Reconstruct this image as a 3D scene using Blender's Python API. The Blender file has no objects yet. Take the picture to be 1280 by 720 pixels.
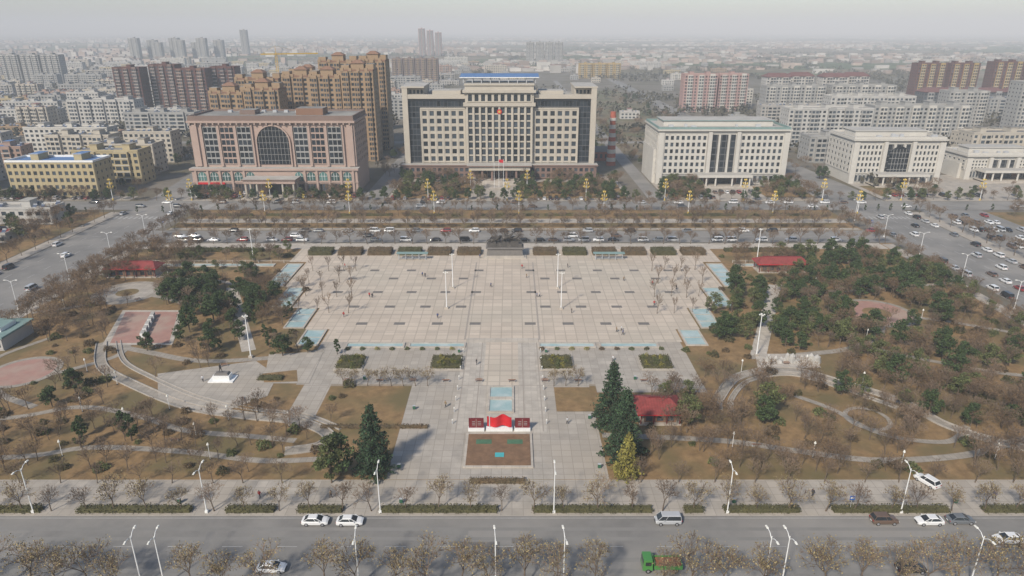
import bpy, math, random
from mathutils import Vector, Matrix
R = random.Random(11)
scene = bpy.context.scene
rad = math.radians
AX = -2.7      # symmetry axis of the civic square

# ------------------------------------------------------------------ materials
MATS = {}
def mat(name, c1, c2=None, scale=1.0, rough=0.85, island=0.0, metal=0.0, world=False,
        detail=6.0, bump=0.0, c3=None, scale3=0.1, tile=None, objrand=0.0, spec=0.3):
    if name in MATS: return MATS[name]
    m = bpy.data.materials.new(name); m.use_nodes = True
    nt = m.node_tree; N = nt.nodes; L = nt.links
    b = N['Principled BSDF']
    b.inputs['Roughness'].default_value = rough
    b.inputs['Metallic'].default_value = metal
    b.inputs['Specular IOR Level'].default_value = spec
    if c2 is None: c2 = tuple(x*0.8 for x in c1)
    if world:
        g = N.new('ShaderNodeNewGeometry'); co = g.outputs['Position']
    else:
        g = N.new('ShaderNodeTexCoord'); co = g.outputs['Object']
    nz = N.new('ShaderNodeTexNoise'); nz.inputs['Scale'].default_value = scale
    nz.inputs['Detail'].default_value = detail; nz.inputs['Roughness'].default_value = 0.65
    L.new(co, nz.inputs['Vector'])
    rp = N.new('ShaderNodeMapRange'); rp.inputs[1].default_value = 0.32; rp.inputs[2].default_value = 0.68
    L.new(nz.outputs['Fac'], rp.inputs[0])
    mx = N.new('ShaderNodeMix'); mx.data_type = 'RGBA'
    mx.inputs[6].default_value = (*c1, 1); mx.inputs[7].default_value = (*c2, 1)
    L.new(rp.outputs[0], mx.inputs[0])
    col = mx.outputs[2]
    if c3 is not None:
        n3 = N.new('ShaderNodeTexNoise'); n3.inputs['Scale'].default_value = scale3
        n3.inputs['Detail'].default_value = 5
        L.new(co, n3.inputs['Vector'])
        r3 = N.new('ShaderNodeMapRange'); r3.inputs[1].default_value = 0.45; r3.inputs[2].default_value = 0.62
        L.new(n3.outputs['Fac'], r3.inputs[0])
        m3 = N.new('ShaderNodeMix'); m3.data_type = 'RGBA'
        L.new(r3.outputs[0], m3.inputs[0]); L.new(col, m3.inputs[6]); m3.inputs[7].default_value = (*c3, 1)
        col = m3.outputs[2]
    if tile:
        br = N.new('ShaderNodeTexBrick'); br.inputs['Scale'].default_value = 1.0
        br.inputs['Brick Width'].default_value = tile[0]; br.inputs['Row Height'].default_value = tile[1]
        br.inputs['Mortar Size'].default_value = tile[2]; br.offset = tile[4] if len(tile) > 4 else 0.0
        br.inputs['Color1'].default_value = (1, 1, 1, 1); br.inputs['Color2'].default_value = (.85, .85, .85, 1)
        k = tile[3]; br.inputs['Mortar'].default_value = (k, k, k, 1)
        L.new(co, br.inputs['Vector'])
        mm = N.new('ShaderNodeMix'); mm.data_type = 'RGBA'; mm.blend_type = 'MULTIPLY'
        mm.inputs[0].default_value = 1.0
        L.new(col, mm.inputs[6]); L.new(br.outputs['Color'], mm.inputs[7]); col = mm.outputs[2]
    if island > 0 or objrand > 0:
        if island > 0:
            gi = N.new('ShaderNodeNewGeometry'); src = gi.outputs['Random Per Island']; amt = island
        else:
            gi = N.new('ShaderNodeObjectInfo'); src = gi.outputs['Random']; amt = objrand
        r2 = N.new('ShaderNodeMapRange'); r2.inputs[3].default_value = 1-amt; r2.inputs[4].default_value = 1+amt
        L.new(src, r2.inputs[0])
        vm = N.new('ShaderNodeVectorMath'); vm.operation = 'SCALE'
        L.new(col, vm.inputs[0]); L.new(r2.outputs[0], vm.inputs['Scale']); col = vm.outputs[0]
    L.new(col, b.inputs['Base Color'])
    if bump > 0:
        bp = N.new('ShaderNodeBump'); bp.inputs['Strength'].default_value = bump; bp.inputs['Distance'].default_value = 0.1
        L.new(nz.outputs['Fac'], bp.inputs['Height']); L.new(bp.outputs[0], b.inputs['Normal'])
    MATS[name] = m
    return m

M_lawn = mat('dry_lawn', (.28,.18,.085), (.165,.105,.05), .5, world=True, c3=(.14,.11,.05), scale3=.07)
M_soil = mat('brown_soil', (.22,.13,.075), (.14,.085,.05), .8, world=True)
M_asph = mat('asphalt', (.215,.205,.19), (.165,.158,.148), .18, world=True, c3=(.25,.235,.215), scale3=.05)
M_conc = mat('concrete_paving', (.44,.395,.34), (.32,.29,.25), .25, world=True, tile=(2.0,2.0,.06,.70), c3=(.38,.335,.28), scale3=.05)
M_plaza = mat('plaza_stone', (.56,.475,.385), (.465,.395,.32), .06, world=True, tile=(3.0,3.0,.16,.74), c3=(.49,.43,.35), scale3=.025)
M_paleP = mat('pale_stone', (.50,.45,.385), (.39,.35,.30), .3, world=True, tile=(1.5,1.5,.06,.78))
M_path = mat('path_stone', (.36,.32,.27), (.27,.24,.20), .5, world=True, tile=(1.2,1.2,.06,.72))
M_dark = mat('grey_granite', (.18,.165,.15), (.135,.125,.115), 1.0, world=True)
M_mid = mat('mid_granite', (.34,.30,.255), (.29,.255,.22), 1.0, world=True)
M_pinkp = mat('red_paving', (.37,.21,.17), (.30,.175,.145), .5, world=True, c3=(.35,.255,.205), scale3=.12)
M_kerb = mat('kerb_stone', (.40,.37,.33), (.3,.275,.245), 1.0, world=True)
M_line = mat('road_paint', (.44,.43,.41), (.27,.265,.255), .8, world=True)
M_pool = mat('pool_tile', (.33,.44,.43), (.25,.36,.36), .5, rough=.25, world=True, c3=(.42,.49,.47), scale3=.25, spec=.4)
M_city = mat('city_ground', (.19,.165,.135), (.12,.105,.08), .05, world=True, c3=(.11,.095,.06), scale3=.02)
M_white = mat('white_paint', (.78,.78,.76), (.68,.68,.66), 2.0, rough=.5)
M_grey = mat('grey_metal', (.45,.46,.47), (.38,.39,.4), 2.0, rough=.45)
M_gold = mat('gold_paint', (.60,.43,.10), (.5,.35,.07), 2.0, rough=.45, metal=.1)
M_black = mat('black_rubber', (.02,.02,.02), (.03,.03,.03), 3.0)
M_lglass = mat('lamp_glass', (.75,.74,.68), (.7,.68,.6), 2.0, rough=.3)
M_glass = mat('window_glass', (.03,.04,.05), (.045,.055,.065), .3, rough=.15, island=.75, spec=.5)
M_glassd = mat('dark_curtain_glass', (.016,.021,.027), (.027,.033,.04), .3, rough=.12, island=.5, spec=.5)
M_glassg = mat('green_glass', (.05,.12,.11), (.08,.16,.15), .3, rough=.15, island=.5, spec=.6)
M_bark = mat('bark', (.16,.12,.085), (.10,.075,.055), 3.0)
M_twig = mat('twig', (.20,.145,.10), (.14,.10,.072), 3.0, objrand=.3)
M_leafdry = mat('dry_leaf', (.30,.235,.115), (.21,.165,.08), .8, island=.45)
M_leafbrown = mat('brown_leaf', (.20,.125,.065), (.13,.085,.045), .8, island=.45)
M_leaf = mat('evergreen_leaf', (.062,.092,.032), (.035,.055,.02), .5, island=.6, objrand=0)
M_leaf2 = mat('olive_leaf', (.12,.135,.048), (.07,.082,.03), .5, island=.55)
M_leafy = mat('yellow_leaf', (.27,.23,.05), (.18,.17,.045), .5, island=.4)
M_cedar = mat('cedar_needle', (.046,.082,.036), (.025,.047,.024), .5, island=.55)
M_hedge = mat('hedge_leaf', (.10,.092,.04), (.06,.058,.026), .5, island=.5)
M_hedgeb = mat('brown_hedge_leaf', (.15,.10,.055), (.085,.068,.038), .5, island=.5)
W = {}
def wall(n, c, **k):
    W[n] = mat('wall_'+n, c, tuple(x*.84 for x in c), .12, rough=.85, c3=tuple(x*.9 for x in c), scale3=.5, **k); return W[n]
wall('white', (.47,.455,.425)); wall('cream', (.47,.425,.355)); wall('pinkstone', (.41,.305,.255))
wall('pinkdark', (.21,.15,.125)); wall('tan', (.33,.23,.14)); wall('rust', (.23,.13,.085)); wall('redbrown', (.12,.052,.042))
wall('grey', (.33,.325,.31)); wall('yellow', (.43,.355,.21)); wall('pink', (.40,.26,.235)); wall('darkgrey', (.11,.115,.12))
wall('ochre', (.40,.28,.10)); wall('podium', (.21,.14,.115)); wall('offwhite', (.54,.515,.465)); wall('stainedwhite', (.38,.36,.33)); wall('salmon', (.36,.245,.19))
M_roof = mat('flat_roof', (.26,.25,.225), (.16,.15,.14), .15, c3=(.31,.30,.265), scale3=.06, objrand=.4)
M_roofp = mat('pale_roof', (.42,.40,.365), (.33,.315,.285), .15)
M_roofb = mat('blue_roof', (.10,.20,.38), (.08,.15,.30), .3)
M_roofr = mat('red_roof', (.32,.065,.06), (.22,.045,.04), .5, tile=(.6,.35,.04,.6))
M_red = mat('red_panel', (.58,.02,.03), (.45,.015,.02), .6, rough=.5)
M_dred = mat('dark_red_panel', (.17,.02,.025), (.12,.018,.02), .6, rough=.5)
M_teal = mat('teal_roof', (.20,.29,.27), (.15,.22,.21), .6)
M_bronze = mat('dark_bronze', (.075,.065,.055), (.045,.04,.035), 1.5, rough=.5, metal=.2)
M_rock = mat('pale_rock', (.48,.46,.42), (.30,.29,.27), .8, bump=.4)
M_brick = mat('old_brick', (.42,.12,.075), (.32,.09,.06), .6)
M_solar = mat('solar_heater', (.05,.07,.12), (.1,.12,.16), 1.0, rough=.2)
M_skin = mat('skin', (.45,.28,.2), (.4,.25,.18), 4)
M_hair = mat('hair', (.015,.012,.01), (.02,.015,.01), 4)

# ------------------------------------------------------------------ mesh builder
class MB:
    def __init__(s): s.v=[]; s.f=[]; s.m=[]; s.mats=[]; s.idx={}
    def mi(s, m):
        k = m.name
        if k not in s.idx: s.idx[k]=len(s.mats); s.mats.append(m)
        return s.idx[k]
    def face(s, pts, m):
        n=len(s.v); s.v.extend(pts); s.f.append(tuple(range(n,n+len(pts)))); s.m.append(s.mi(m))
    def hexa(s, p, m, top=None):
        n=len(s.v); s.v.extend(p); k=s.mi(m); t=s.mi(top) if top else k
        for i,q in enumerate(((0,3,2,1),(4,5,6,7),(0,1,5,4),(1,2,6,5),(2,3,7,6),(3,0,4,7))):
            s.f.append(tuple(n+j for j in q)); s.m.append(t if i==1 else k)
    def box(s,x0,x1,y0,y1,z0,z1,m,top=None):
        s.hexa([(x0,y0,z0),(x1,y0,z0),(x1,y1,z0),(x0,y1,z0),(x0,y0,z1),(x1,y0,z1),(x1,y1,z1),(x0,y1,z1)],m,top)
    def frust(s,x0,x1,y0,y1,z0,z1,ix,iy,m,top=None):
        s.hexa([(x0,y0,z0),(x1,y0,z0),(x1,y1,z0),(x0,y1,z0),(x0+ix,y0+iy,z1),(x1-ix,y0+iy,z1),(x1-ix,y1-iy,z1),(x0+ix,y1-iy,z1)],m,top)
    def prism(s,pts,z0,z1,m,top=None):
        n=len(s.v); k=len(pts)
        s.v.extend([(x,y,z0) for x,y in pts]+[(x,y,z1) for x,y in pts])
        s.f.append(tuple(n+k+i for i in range(k))); s.m.append(s.mi(top or m))
        for i in range(k):
            j=(i+1)%k; s.f.append((n+i,n+j,n+k+j,n+k+i)); s.m.append(s.mi(m))
    def tube(s,p0,p1,r0,r1,n,m,cap=False):
        p0=Vector(p0); p1=Vector(p1); d=(p1-p0)
        if d.length<1e-6: return
        d.normalize(); a=d.orthogonal().normalized(); b=d.cross(a)
        st=len(s.v)
        for p,r in ((p0,r0),(p1,r1)):
            for i in range(n):
                t=2*math.pi*i/n; q=p+a*(math.cos(t)*r)+b*(math.sin(t)*r); s.v.append((q.x,q.y,q.z))
        k=s.mi(m)
        for i in range(n):
            j=(i+1)%n; s.f.append((st+i,st+j,st+n+j,st+n+i)); s.m.append(k)
        if cap:
            s.f.append(tuple(st+n+i for i in range(n))); s.m.append(k)
            s.f.append(tuple(st+n-1-i for i in range(n))); s.m.append(k)
    def leaf(s,p,sz,m,rng):
        a=Vector((rng.gauss(0,1),rng.gauss(0,1),rng.gauss(0,1))).normalized()
        b=a.orthogonal().normalized(); 
        c=a.cross(b); t=rng.random()*6.28
        u=b*math.cos(t)+c*math.sin(t); w=a.cross(u)
        u*=sz*.5; w*=sz*.38
        p=Vector(p)
        s.face([tuple(p-u-w*.6),tuple(p+u*.2-w),tuple(p+u+w*.5),tuple(p-u*.3+w)],m)
    def mesh(s,name,smooth=False):
        me=bpy.data.meshes.new(name); me.from_pydata(s.v,[],s.f)
        for m in s.mats: me.materials.append(m)
        me.polygons.foreach_set('material_index',s.m)
        if smooth: me.polygons.foreach_set('use_smooth',[True]*len(s.f))
        me.update(); return me
    def obj(s,name,loc=(0,0,0),rz=0,smooth=False):
        return put(s.mesh(name,smooth),name,loc,rz)
    def fbox(s,O,U,Nn,a0,a1,b0,b1,c0,c1,m):
        def P(a,b,c): return (O[0]+U[0]*a+Nn[0]*c, O[1]+U[1]*a+Nn[1]*c, O[2]+b)
        s.hexa([P(a0,b0,c1),P(a1,b0,c1),P(a1,b0,c0),P(a0,b0,c0),P(a0,b1,c1),P(a1,b1,c1),P(a1,b1,c0),P(a0,b1,c0)],m)
    def grid(s,O,U,Nn,a0,a1,b0,b1,cols,rows,wf,hf,wm,gm,dep=.35,base=.04,tint=True):
        def P(a,b,c): return (O[0]+U[0]*a+Nn[0]*c, O[1]+U[1]*a+Nn[1]*c, O[2]+b)
        cw=(a1-a0)/cols; rh=(b1-b0)/rows; pw=cw*(1-wf)/2; sh=rh*(1-hf)/2
        for i in range(cols):
            for j in range(rows):
                x0=a0+i*cw+pw*.7; x1=a0+(i+1)*cw-pw*.7; z0=b0+j*rh+sh*.7; z1=b0+(j+1)*rh-sh*.7
                s.face([P(x0,z0,base),P(x1,z0,base),P(x1,z1,base),P(x0,z1,base)],gm)
        for i in range(cols+1):
            x=a0+i*cw; l=max(a0,x-pw); r=min(a1,x+pw)
            s.fbox(O,U,Nn,l,r,b0,b1,0,dep,wm)
        for j in range(rows+1):
            z=b0+j*rh; l=max(b0,z-sh); r=min(b1,z+sh)
            s.fbox(O,U,Nn,a0+.003,a1-.003,l,r,.001,dep-.04,wm)
def put(me,name,loc=(0,0,0),rz=0,sc=1.0):
    o=bpy.data.objects.new(name,me); o.location=loc; o.rotation_euler=(0,0,rz)
    o.scale=(sc,sc,sc) if not isinstance(sc,tuple) else sc
    scene.collection.objects.link(o); return o

# ------------------------------------------------------------------ ground sheets
PAVED=[]   # areas where park trees must not grow
def inside(pts,x,y):
    c=False; n=len(pts)
    for i in range(n):
        x1,y1=pts[i]; x2,y2=pts[i-1]
        if (y1>y)!=(y2>y) and x<(x2-x1)*(y-y1)/(y2-y1)+x1: c=not c
    return c
def sheet(name,pts,z,m,block=True,z0=None):
    b=MB()
    if z0 is None: b.face([(x,y,z) for x,y in pts],m)
    else: b.prism(pts,z0,z,M_kerb,m)
    o=b.obj(name)
    if block: PAVED.append(pts)
    return o
def rect(x0,x1,y0,y1): return [(x0,y0),(x1,y0),(x1,y1),(x0,y1)]
def circ(x,y,r,n=40,a0=0,a1=360): return [(x+r*math.cos(rad(a0+(a1-a0)*i/n)),y+r*math.sin(rad(a0+(a1-a0)*i/n))) for i in range(n)]
def smooth(pts,k=8):
    out=[]
    P=[pts[0]]+pts+[pts[-1]]
    for i in range(1,len(P)-2):
        for j in range(k):
            t=j/k; r=[]
            for d in (0,1):
                p0,p1,p2,p3=P[i-1][d],P[i][d],P[i+1][d],P[i+2][d]
                r.append(.5*((2*p1)+(-p0+p2)*t+(2*p0-5*p1+4*p2-p3)*t*t+(-p0+3*p1-3*p2+p3)*t**3))
            out.append(tuple(r))
    out.append(pts[-1]); return out
def offs(c,d):
    o=[]
    for i in range(len(c)):
        a=c[max(0,i-1)]; b=c[min(len(c)-1,i+1)]
        dx,dy=b[0]-a[0],b[1]-a[1]; l=math.hypot(dx,dy) or 1
        o.append((c[i][0]-dy/l*d,c[i][1]+dx/l*d))
    return o
def ribbon(name,pts,w,z,m,k=8,kerb=False,block=True):
    c=smooth(pts,k) if k>1 else pts
    l=offs(c,w/2); r=offs(c,-w/2); b=MB()
    for i in range(len(c)-1):
        b.face([(*r[i],z),(*r[i+1],z),(*l[i+1],z),(*l[i],z)],m)
        if kerb:
            for e,s2 in ((l,1),(r,-1)):
                e2=offs(c,s2*(w/2+.2))
                q=[e[i],e[i+1],e2[i+1],e2[i]]
                if s2<0: q=q[::-1]
                b.prism(q[::-1],z-.1,z+kerb,M_kerb)
        if block: PAVED.append([r[i],r[i+1],l[i+1],l[i]])
    return b.obj(name)
ZC=[.142]
def zn():
    ZC[0]+=.0035; return ZC[0]

gm=bpy.data.materials.new('countryside_ground'); gm.use_nodes=True
nt=gm.node_tree; N=nt.nodes; L=nt.links; bs=N['Principled BSDF']; bs.inputs['Roughness'].default_value=.95
bs.inputs['Specular IOR Level'].default_value=.1
g=N.new('ShaderNodeNewGeometry'); mp=N.new('ShaderNodeMapping'); mp.inputs['Scale'].default_value=(.003,.0055,0)
mp.inputs['Rotation'].default_value=(0,0,.12)
L.new(g.outputs['Position'],mp.inputs['Vector'])
vo=N.new('ShaderNodeTexVoronoi'); vo.distance='CHEBYCHEV'; vo.inputs['Scale'].default_value=1; L.new(mp.outputs[0],vo.inputs['Vector'])
sp=N.new('ShaderNodeSeparateColor'); L.new(vo.outputs['Color'],sp.inputs[0])
cr=N.new('ShaderNodeValToRGB'); L.new(sp.outputs[0],cr.inputs[0])
e=cr.color_ramp; e.interpolation='CONSTANT'
e.elements[0].color=(.13,.11,.065,1); e.elements[1].position=.25; e.elements[1].color=(.08,.10,.045,1)
for p,c in ((.45,(.17,.135,.09,1)),(.62,(.10,.11,.055,1)),(.8,(.20,.165,.12,1))):
    x=e.elements.new(p); x.color=c
nz=N.new('ShaderNodeTexNoise'); nz.inputs['Scale'].default_value=.02; nz.inputs['Detail'].default_value=8; L.new(g.outputs['Position'],nz.inputs['Vector'])
mr=N.new('ShaderNodeMapRange'); mr.inputs[1].default_value=.3; mr.inputs[2].default_value=.7; mr.inputs[3].default_value=.6; mr.inputs[4].default_value=1.3
L.new(nz.outputs['Fac'],mr.inputs[0]); vm=N.new('ShaderNodeVectorMath'); vm.operation='SCALE'
L.new(cr.outputs[0],vm.inputs[0]); L.new(mr.outputs[0],vm.inputs['Scale']); L.new(vm.outputs[0],bs.inputs['Base Color'])
b=MB(); b.face([(-26000,-2000,0),(26000,-2000,0),(26000,30000,0),(-26000,30000,0)],gm); b.obj('ground')

sheet('city_ground',[(-1300,20),(1300,20),(1000,1000),(700,1300),(-1600,2000),(-1700,1200)],.015,M_city,False)
sheet('vacant_field',rect(-60,150,470,1000),.022,mat('vacant_soil',(.20,.155,.10),(.12,.10,.06),.06,world=True,c3=(.105,.11,.055),scale3=.02),False)

# roads
sheet('road',rect(-700,700,83,98.2),.04,M_asph,False)
sheet('road',rect(-700,700,58,78),.044,M_asph,False)
sheet('road',[(-182,98.2),(-152,98.2),(-152,335),(-172,470),(-290,1100),(-312,1100),(-200,470),(-182,335)],.048,M_asph,False)
sheet('road',[(156,98.2),(186,98.2),(186,335),(178,480),(180,1300),(165,1300),(160,480),(158,335)],.052,M_asph,False)
sheet('road',rect(-152,156,263.5,280.5),.056,M_asph,False)
sheet('road',rect(-700,700,317,334),.060,M_asph,False)
sheet('road',rect(-76,-64,334,900),.064,M_asph,False)
sheet('road',rect(69,77,334,1200),.068,M_asph,False)
sheet('road',rect(-900,900,520,530),.071,M_asph,False)
b=MB()
for x in range(-300,300,9):
    b.box(x,x+3.4,90.5,90.62,.045,.052,M_line)
    for y in (325.5,272):
        b.box(x,x+4,y-.09,y+.09,.062,.07,M_line)
for y in (97.6,317.6,333.4):
    b.box(-300,300,y-.06,y+.06,.062 if y>200 else .045,.069 if y>200 else .052,M_line)
for y in range(104,312,9):
    for x in (-175,-167,-159,164,171,178):
        b.box(x-.09,x+.09,y,y+4,.053,.058,M_line)
for i in range(12):
    b.box(-181+i*2.3,-180+i*2.3,300,304,.058,.0605,M_line); b.box(159+i*1.9,159.8+i*1.9,300,304,.058,.0605,M_line)
    b.box(-149,-145,318+i*1.1,318.5+i*1.1,.062,.069,M_line); b.box(150,154,318+i*1.1,318.5+i*1.1,.062,.069,M_line)
b.obj('road_markings')
M_worn=mat('worn_asphalt',(.185,.178,.165),(.228,.218,.203),.12,world=True)
b=MB(); 
for y0,y1 in ((84.6,85.6),(87,88),(92,92.8),(94.4,95.2)): b.box(-600,600,y0,y1,.036,.0436,M_worn)
for i in range(14):
    x=R.uniform(-110,110); y=R.uniform(84,95); b.box(x,x+R.uniform(2,9),y,y+R.uniform(.8,2.4),.036,.0450+i*.0004,M_dark if i%4==0 else M_worn)
b.obj('asphalt_patches')

sheet('pavement',rect(-150,152,98.2,108.4),.12,M_conc,False,z0=0)
sheet('pavement',rect(-700,-190,98.2,108.4),.12,M_conc,False,z0=0)
sheet('pavement',rect(190,700,98.2,108.4),.12,M_conc,False,z0=0)
sheet('grass_verge',rect(-400,400,78,83),.14,M_lawn,False,z0=0)
sheet('park_lawn',rect(-150,152,108.4,262),.14,M_lawn,False,z0=0)
sheet('pavement',rect(-188,-182.5,108.4,312),.13,M_conc,False,z0=0)
sheet('lawn',rect(-420,-188.5,108.6,312),.12,M_lawn,False,z0=0)
sheet('pavement',rect(186.5,194,108.4,224),.13,M_conc,False,z0=0)
sheet('pavement',rect(-150,-145.5,109,261),zn(),M_conc)
sheet('pavement',rect(147.5,152,109,261),ZC[0],M_conc)
sheet('pavement',rect(-145,147,254.5,262),ZC[0],M_paleP)
sheet('lawn',rect(-148,150,281.5,316),.14,M_lawn,False,z0=0)
sheet('pavement',rect(-147,149,293,300),ZC[0],M_conc,False)
sheet('pavement',rect(-147,149,282,284.5),ZC[0],M_conc,False)
sheet('forecourt',rect(-165,-77,335,356),.12,M_conc,False,z0=0)
sheet('forecourt',rect(-63,60,335,396),.12,M_conc,False,z0=0)
sheet('forecourt',rect(78,157,335,378),.12,M_conc,False,z0=0)
sheet('forecourt',rect(187,330,335,400),.12,M_conc,False,z0=0)
sheet('forecourt',rect(-265,-192,336,345),.12,M_conc,False,z0=0)
for x0,x1,y0,y1 in ((-62,-22,340,380),(4,58,340,380),(-160,-140,339,348),(-108,-82,339,348),(79,100,342,368),(130,155,342,368),(190,206,345,370)):
    sheet('lawn',rect(x0,x1,y0,y1),ZC[0],M_lawn,False)

# civic square
def mir(p): return [(2*AX-x,y) for x,y in p][::-1]
sheet('pavement',rect(-24,18.5,108.5,146),zn(),M_conc)
sheet('pavement',rect(-52,46,145.5,171),zn(),M_conc)
sheet('pavement',rect(-50,-43.5,129,146),ZC[0]-.0035,M_conc)
sheet('pavement',rect(-13,7.6,124.5,171),zn(),M_paleP)
sheet('pavement',rect(-7,1.6,145,170),zn(),M_plaza)
zz=zn()
for x in (-12,-8,2.7,6.7): sheet('granite_band',rect(x-.15,x+.15,125,170),zz,M_mid,False)
zz=zn()
for y in (145,152.5,161): sheet('granite_band',rect(-50,44,y-.15,y+.15),zz,M_mid,False)
zp=zn()
half=[(-75.5,238.5),(-75.5,212),(-67.5,212),(-67.5,194),(-59,194),(-59,178),(-52,178),(-52,169.5)]
pl=half+[(x,y) for x,y in mir(half)]
sheet('plaza',pl,zp,M_plaza)
sheet('plaza',rect(-82,77,238.5,254.5),zn(),M_plaza)
pools=[(-82,-76,212.5,236),(-74,-68,194.5,211.5),(-65.5,-59.5,178.5,193.5),(-58.5,-52.5,167,177.5)]
def pool(x0,x1,y0,y1):
    b=MB(); w=.5; z1=.45
    b.box(x0+w,x1-w,y0+w,y1-w,.14,.27+R.random()*.01,M_pool)
    b.box(x0,x1,y0,y0+w,.12,z1,M_paleP); b.box(x0,x1,y1-w,y1,.12,z1,M_paleP)
    b.box(x0,x0+w,y0+w,y1-w,.12,z1-.002,M_paleP); b.box(x1-w,x1,y0+w,y1-w,.12,z1-.002,M_paleP)
    n=int((y1-y0)//4)
    for i in range(1,n): b.box(x0+w,x1-w,y0+i*(y1-y0)/n-.15,y0+i*(y1-y0)/n+.15,.2,.35,M_paleP)
    b.obj('pool'); PAVED.append(rect(x0,x1,y0,y1))
for p in pools:
    pool(*p); pool(2*AX-p[1],2*AX-p[0],p[2],p[3])
for x0,x1 in ((-45,-29),(-28,-12.5)):
    pool(x0,x1,165.8,168.8); pool(2*AX-x1,2*AX-x0,165.8,168.8)
pool(-137,-86,233,236); pool(81,110,233,236)
pool(-5.6,.5,132.5,138.6); pool(-5.6,.5,138.8,144.5)
b=MB(); zi=zn()
for r_,(yy,xs) in enumerate(((229,(9,20,33,46,58)),(220.5,(14,25,38,52)),(207.5,(9,19,30,41,54)),(195,(13,24,35,46)),(182,(8,19,30,41)))):
    for x in xs:
        for s_ in (-1,1):
            cx=AX+s_*x
            b.face([(cx-1.6,yy-.9,zi),(cx+1.6,yy-.9,zi),(cx+1.6,yy+.9,zi),(cx-1.6,yy+.9,zi)],M_dark)
b.obj('granite_inlay')
b=MB()
for x in (-13,7.6):
    b.face([(x-.25,171,zi),(x+.25,171,zi),(x+.25,238,zi),(x-.25,238,zi)],M_mid)
for k,y in enumerate((176,188.5,201,214,225,234)):
    hw=(47,54,60,70,71,71)[k]
    b.face([(AX-hw,y-.16,zi+.004),(AX+hw,y-.16,zi+.004),(AX+hw,y+.16,zi+.004),(AX-hw,y+.16,zi+.004)],M_mid)
b.obj('paving_band')
b=MB()
for i in range(4): b.box(-12.6,7.2,169.2+i*.4,171.5,.1,.22+i*.05,M_paleP)
b.obj('plaza_steps')
b=MB(); b.box(-9.6,4.2,112,124,.12,.45,M_paleP,M_paleP); b.box(-9.1,3.7,112.5,123.5,.3,.52,M_soil)
for x0,x1,y0,y1 in ((-7.4,-4.2,119.8,121.4),(-1.0,2.2,119.8,121.4)): b.box(x0,x1,y0,y1,.5,.56,mat('green_plastic',(.08,.17,.10),(.05,.12,.07),1))
b.box(-3.4,-1.6,115.2,116.6,.5,.62,mat('cyan_panel',(.08,.40,.42),(.06,.33,.35),1))
b.obj('flower_bed')

ribbon('path',[(-93,212),(-70,164)],3.6,zn(),M_paleP,1); ribbon('path',[(88,214),(64,160)],4,ZC[0],M_paleP,1)
ribbon('stone_channel',[(-112,169),(-104,155),(-92,146),(-74,135.5),(-60,131.5),(-47,129),(-39,124),(-39.5,119.5),(-46,117.5)],2.3,zn(),M_path,kerb=.28)
ribbon('stone_channel',[(-108,170),(-100,158),(-89,149.5),(-72,139),(-58,134),(-46,131.5),(-36.5,126)],.9,zn(),M_path,kerb=.22)
ribbon('path',[(-150,128),(-113,130),(-98,135),(-82,131),(-70,125.5),(-54,123),(-45,121.5)],1.7,zn(),M_path)
ribbon('path',[(-150,116),(-102,115.5),(-86,119),(-66,117.5),(-50,114.5),(-38,115)],1.7,zn(),M_path)
ribbon('path',[(-112,169),(-96,163),(-80,158),(-62,160),(-50,164)],2.2,zn(),M_path)
ribbon('path',[(-145,190),(-133,196),(-125,206),(-112,203),(-100,197),(-88,200)],1.9,zn(),M_path)
ribbon('path',[(-145,225),(-120,222),(-100,218),(-92,214)],1.9,zn(),M_path)
ribbon('path',[(-130,150),(-120,141),(-108,135)],1.8,zn(),M_path)
ribbon('path',[(-115,150),(-104,160),(-104,168)],1.8,zn(),M_path)
ribbon('path',[(-128,172),(-134,160),(-130,150)],1.6,zn(),M_path)
sheet('paved_square',[(-88,151),(-66,158),(-58,150),(-57,140),(-66,131.5),(-82,139)],zn(),M_conc)
sheet('paved_square',[(-64,162),(-50,163),(-49,146),(-60,146)],zn(),M_conc)
sheet('lawn_patch',[(-62,151),(-54,153),(-52,147),(-60,146.5)],zn(),M_lawn,False)
sheet('playground_edge',[(-111,167.5),(-92,167.5),(-100,192),(-118.5,192)],zn(),M_paleP)
sheet('playground',[(-109.5,168.7),(-93.5,168.7),(-101,190.8),(-117,190.8)],zn(),M_pinkp)
z1,z2,z3=zn(),zn(),zn()
sheet('paved_circle',circ(-125,207,10.5),z1,M_path); sheet('paved_circle_inner',circ(-125,207,8.5),z2,M_conc); sheet('paved_circle_inner',circ(-125,207,3.4),z3,M_lawn)
sheet('paved_circle',circ(-122,152,8.6),z1,M_path); sheet('paved_circle_inner',circ(-122,152,7.2),z2,M_pinkp)
ribbon('stone_channel',[(46,134),(48,139),(56,149.5),(69.5,153),(80,146),(89.6,137),(94,127),(104,119),(118,116)],2.2,zn(),M_path,kerb=.28)
ribbon('stone_channel',[(49,133),(51,139),(58,147.5),(69,150.5),(78,144),(87,134.5)],.9,zn(),M_path,kerb=.22)
ribbon('path',[(19,123.5),(43,121.5),(58.5,117.5),(73,114.5),(92,116.5),(110,123),(150,132)],1.9,zn(),M_path)
ribbon('path',[(66,140),(72,134),(78,124),(90,121),(98,127)],1.5,zn(),M_path)
ribbon('path',[(62,160),(78,162),(92,166),(104,176),(110,190)],2.2,zn(),M_path)
ribbon('path',[(110,190),(128,183),(147,172)],1.9,zn(),M_path)
ribbon('path',[(96,166),(108,158),(126,150),(147,150)],1.8,zn(),M_path)
ribbon('path',[(88,214),(105,208),(125,212),(147,215)],1.9,zn(),M_path)
ribbon('path_ring',[(78+4.5*math.cos(t*.5236),130+4.5*math.sin(t*.5236)) for t in range(13)],1.0,zn(),M_path,4)
z1,z2,z3=zn(),zn(),zn()
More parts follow.
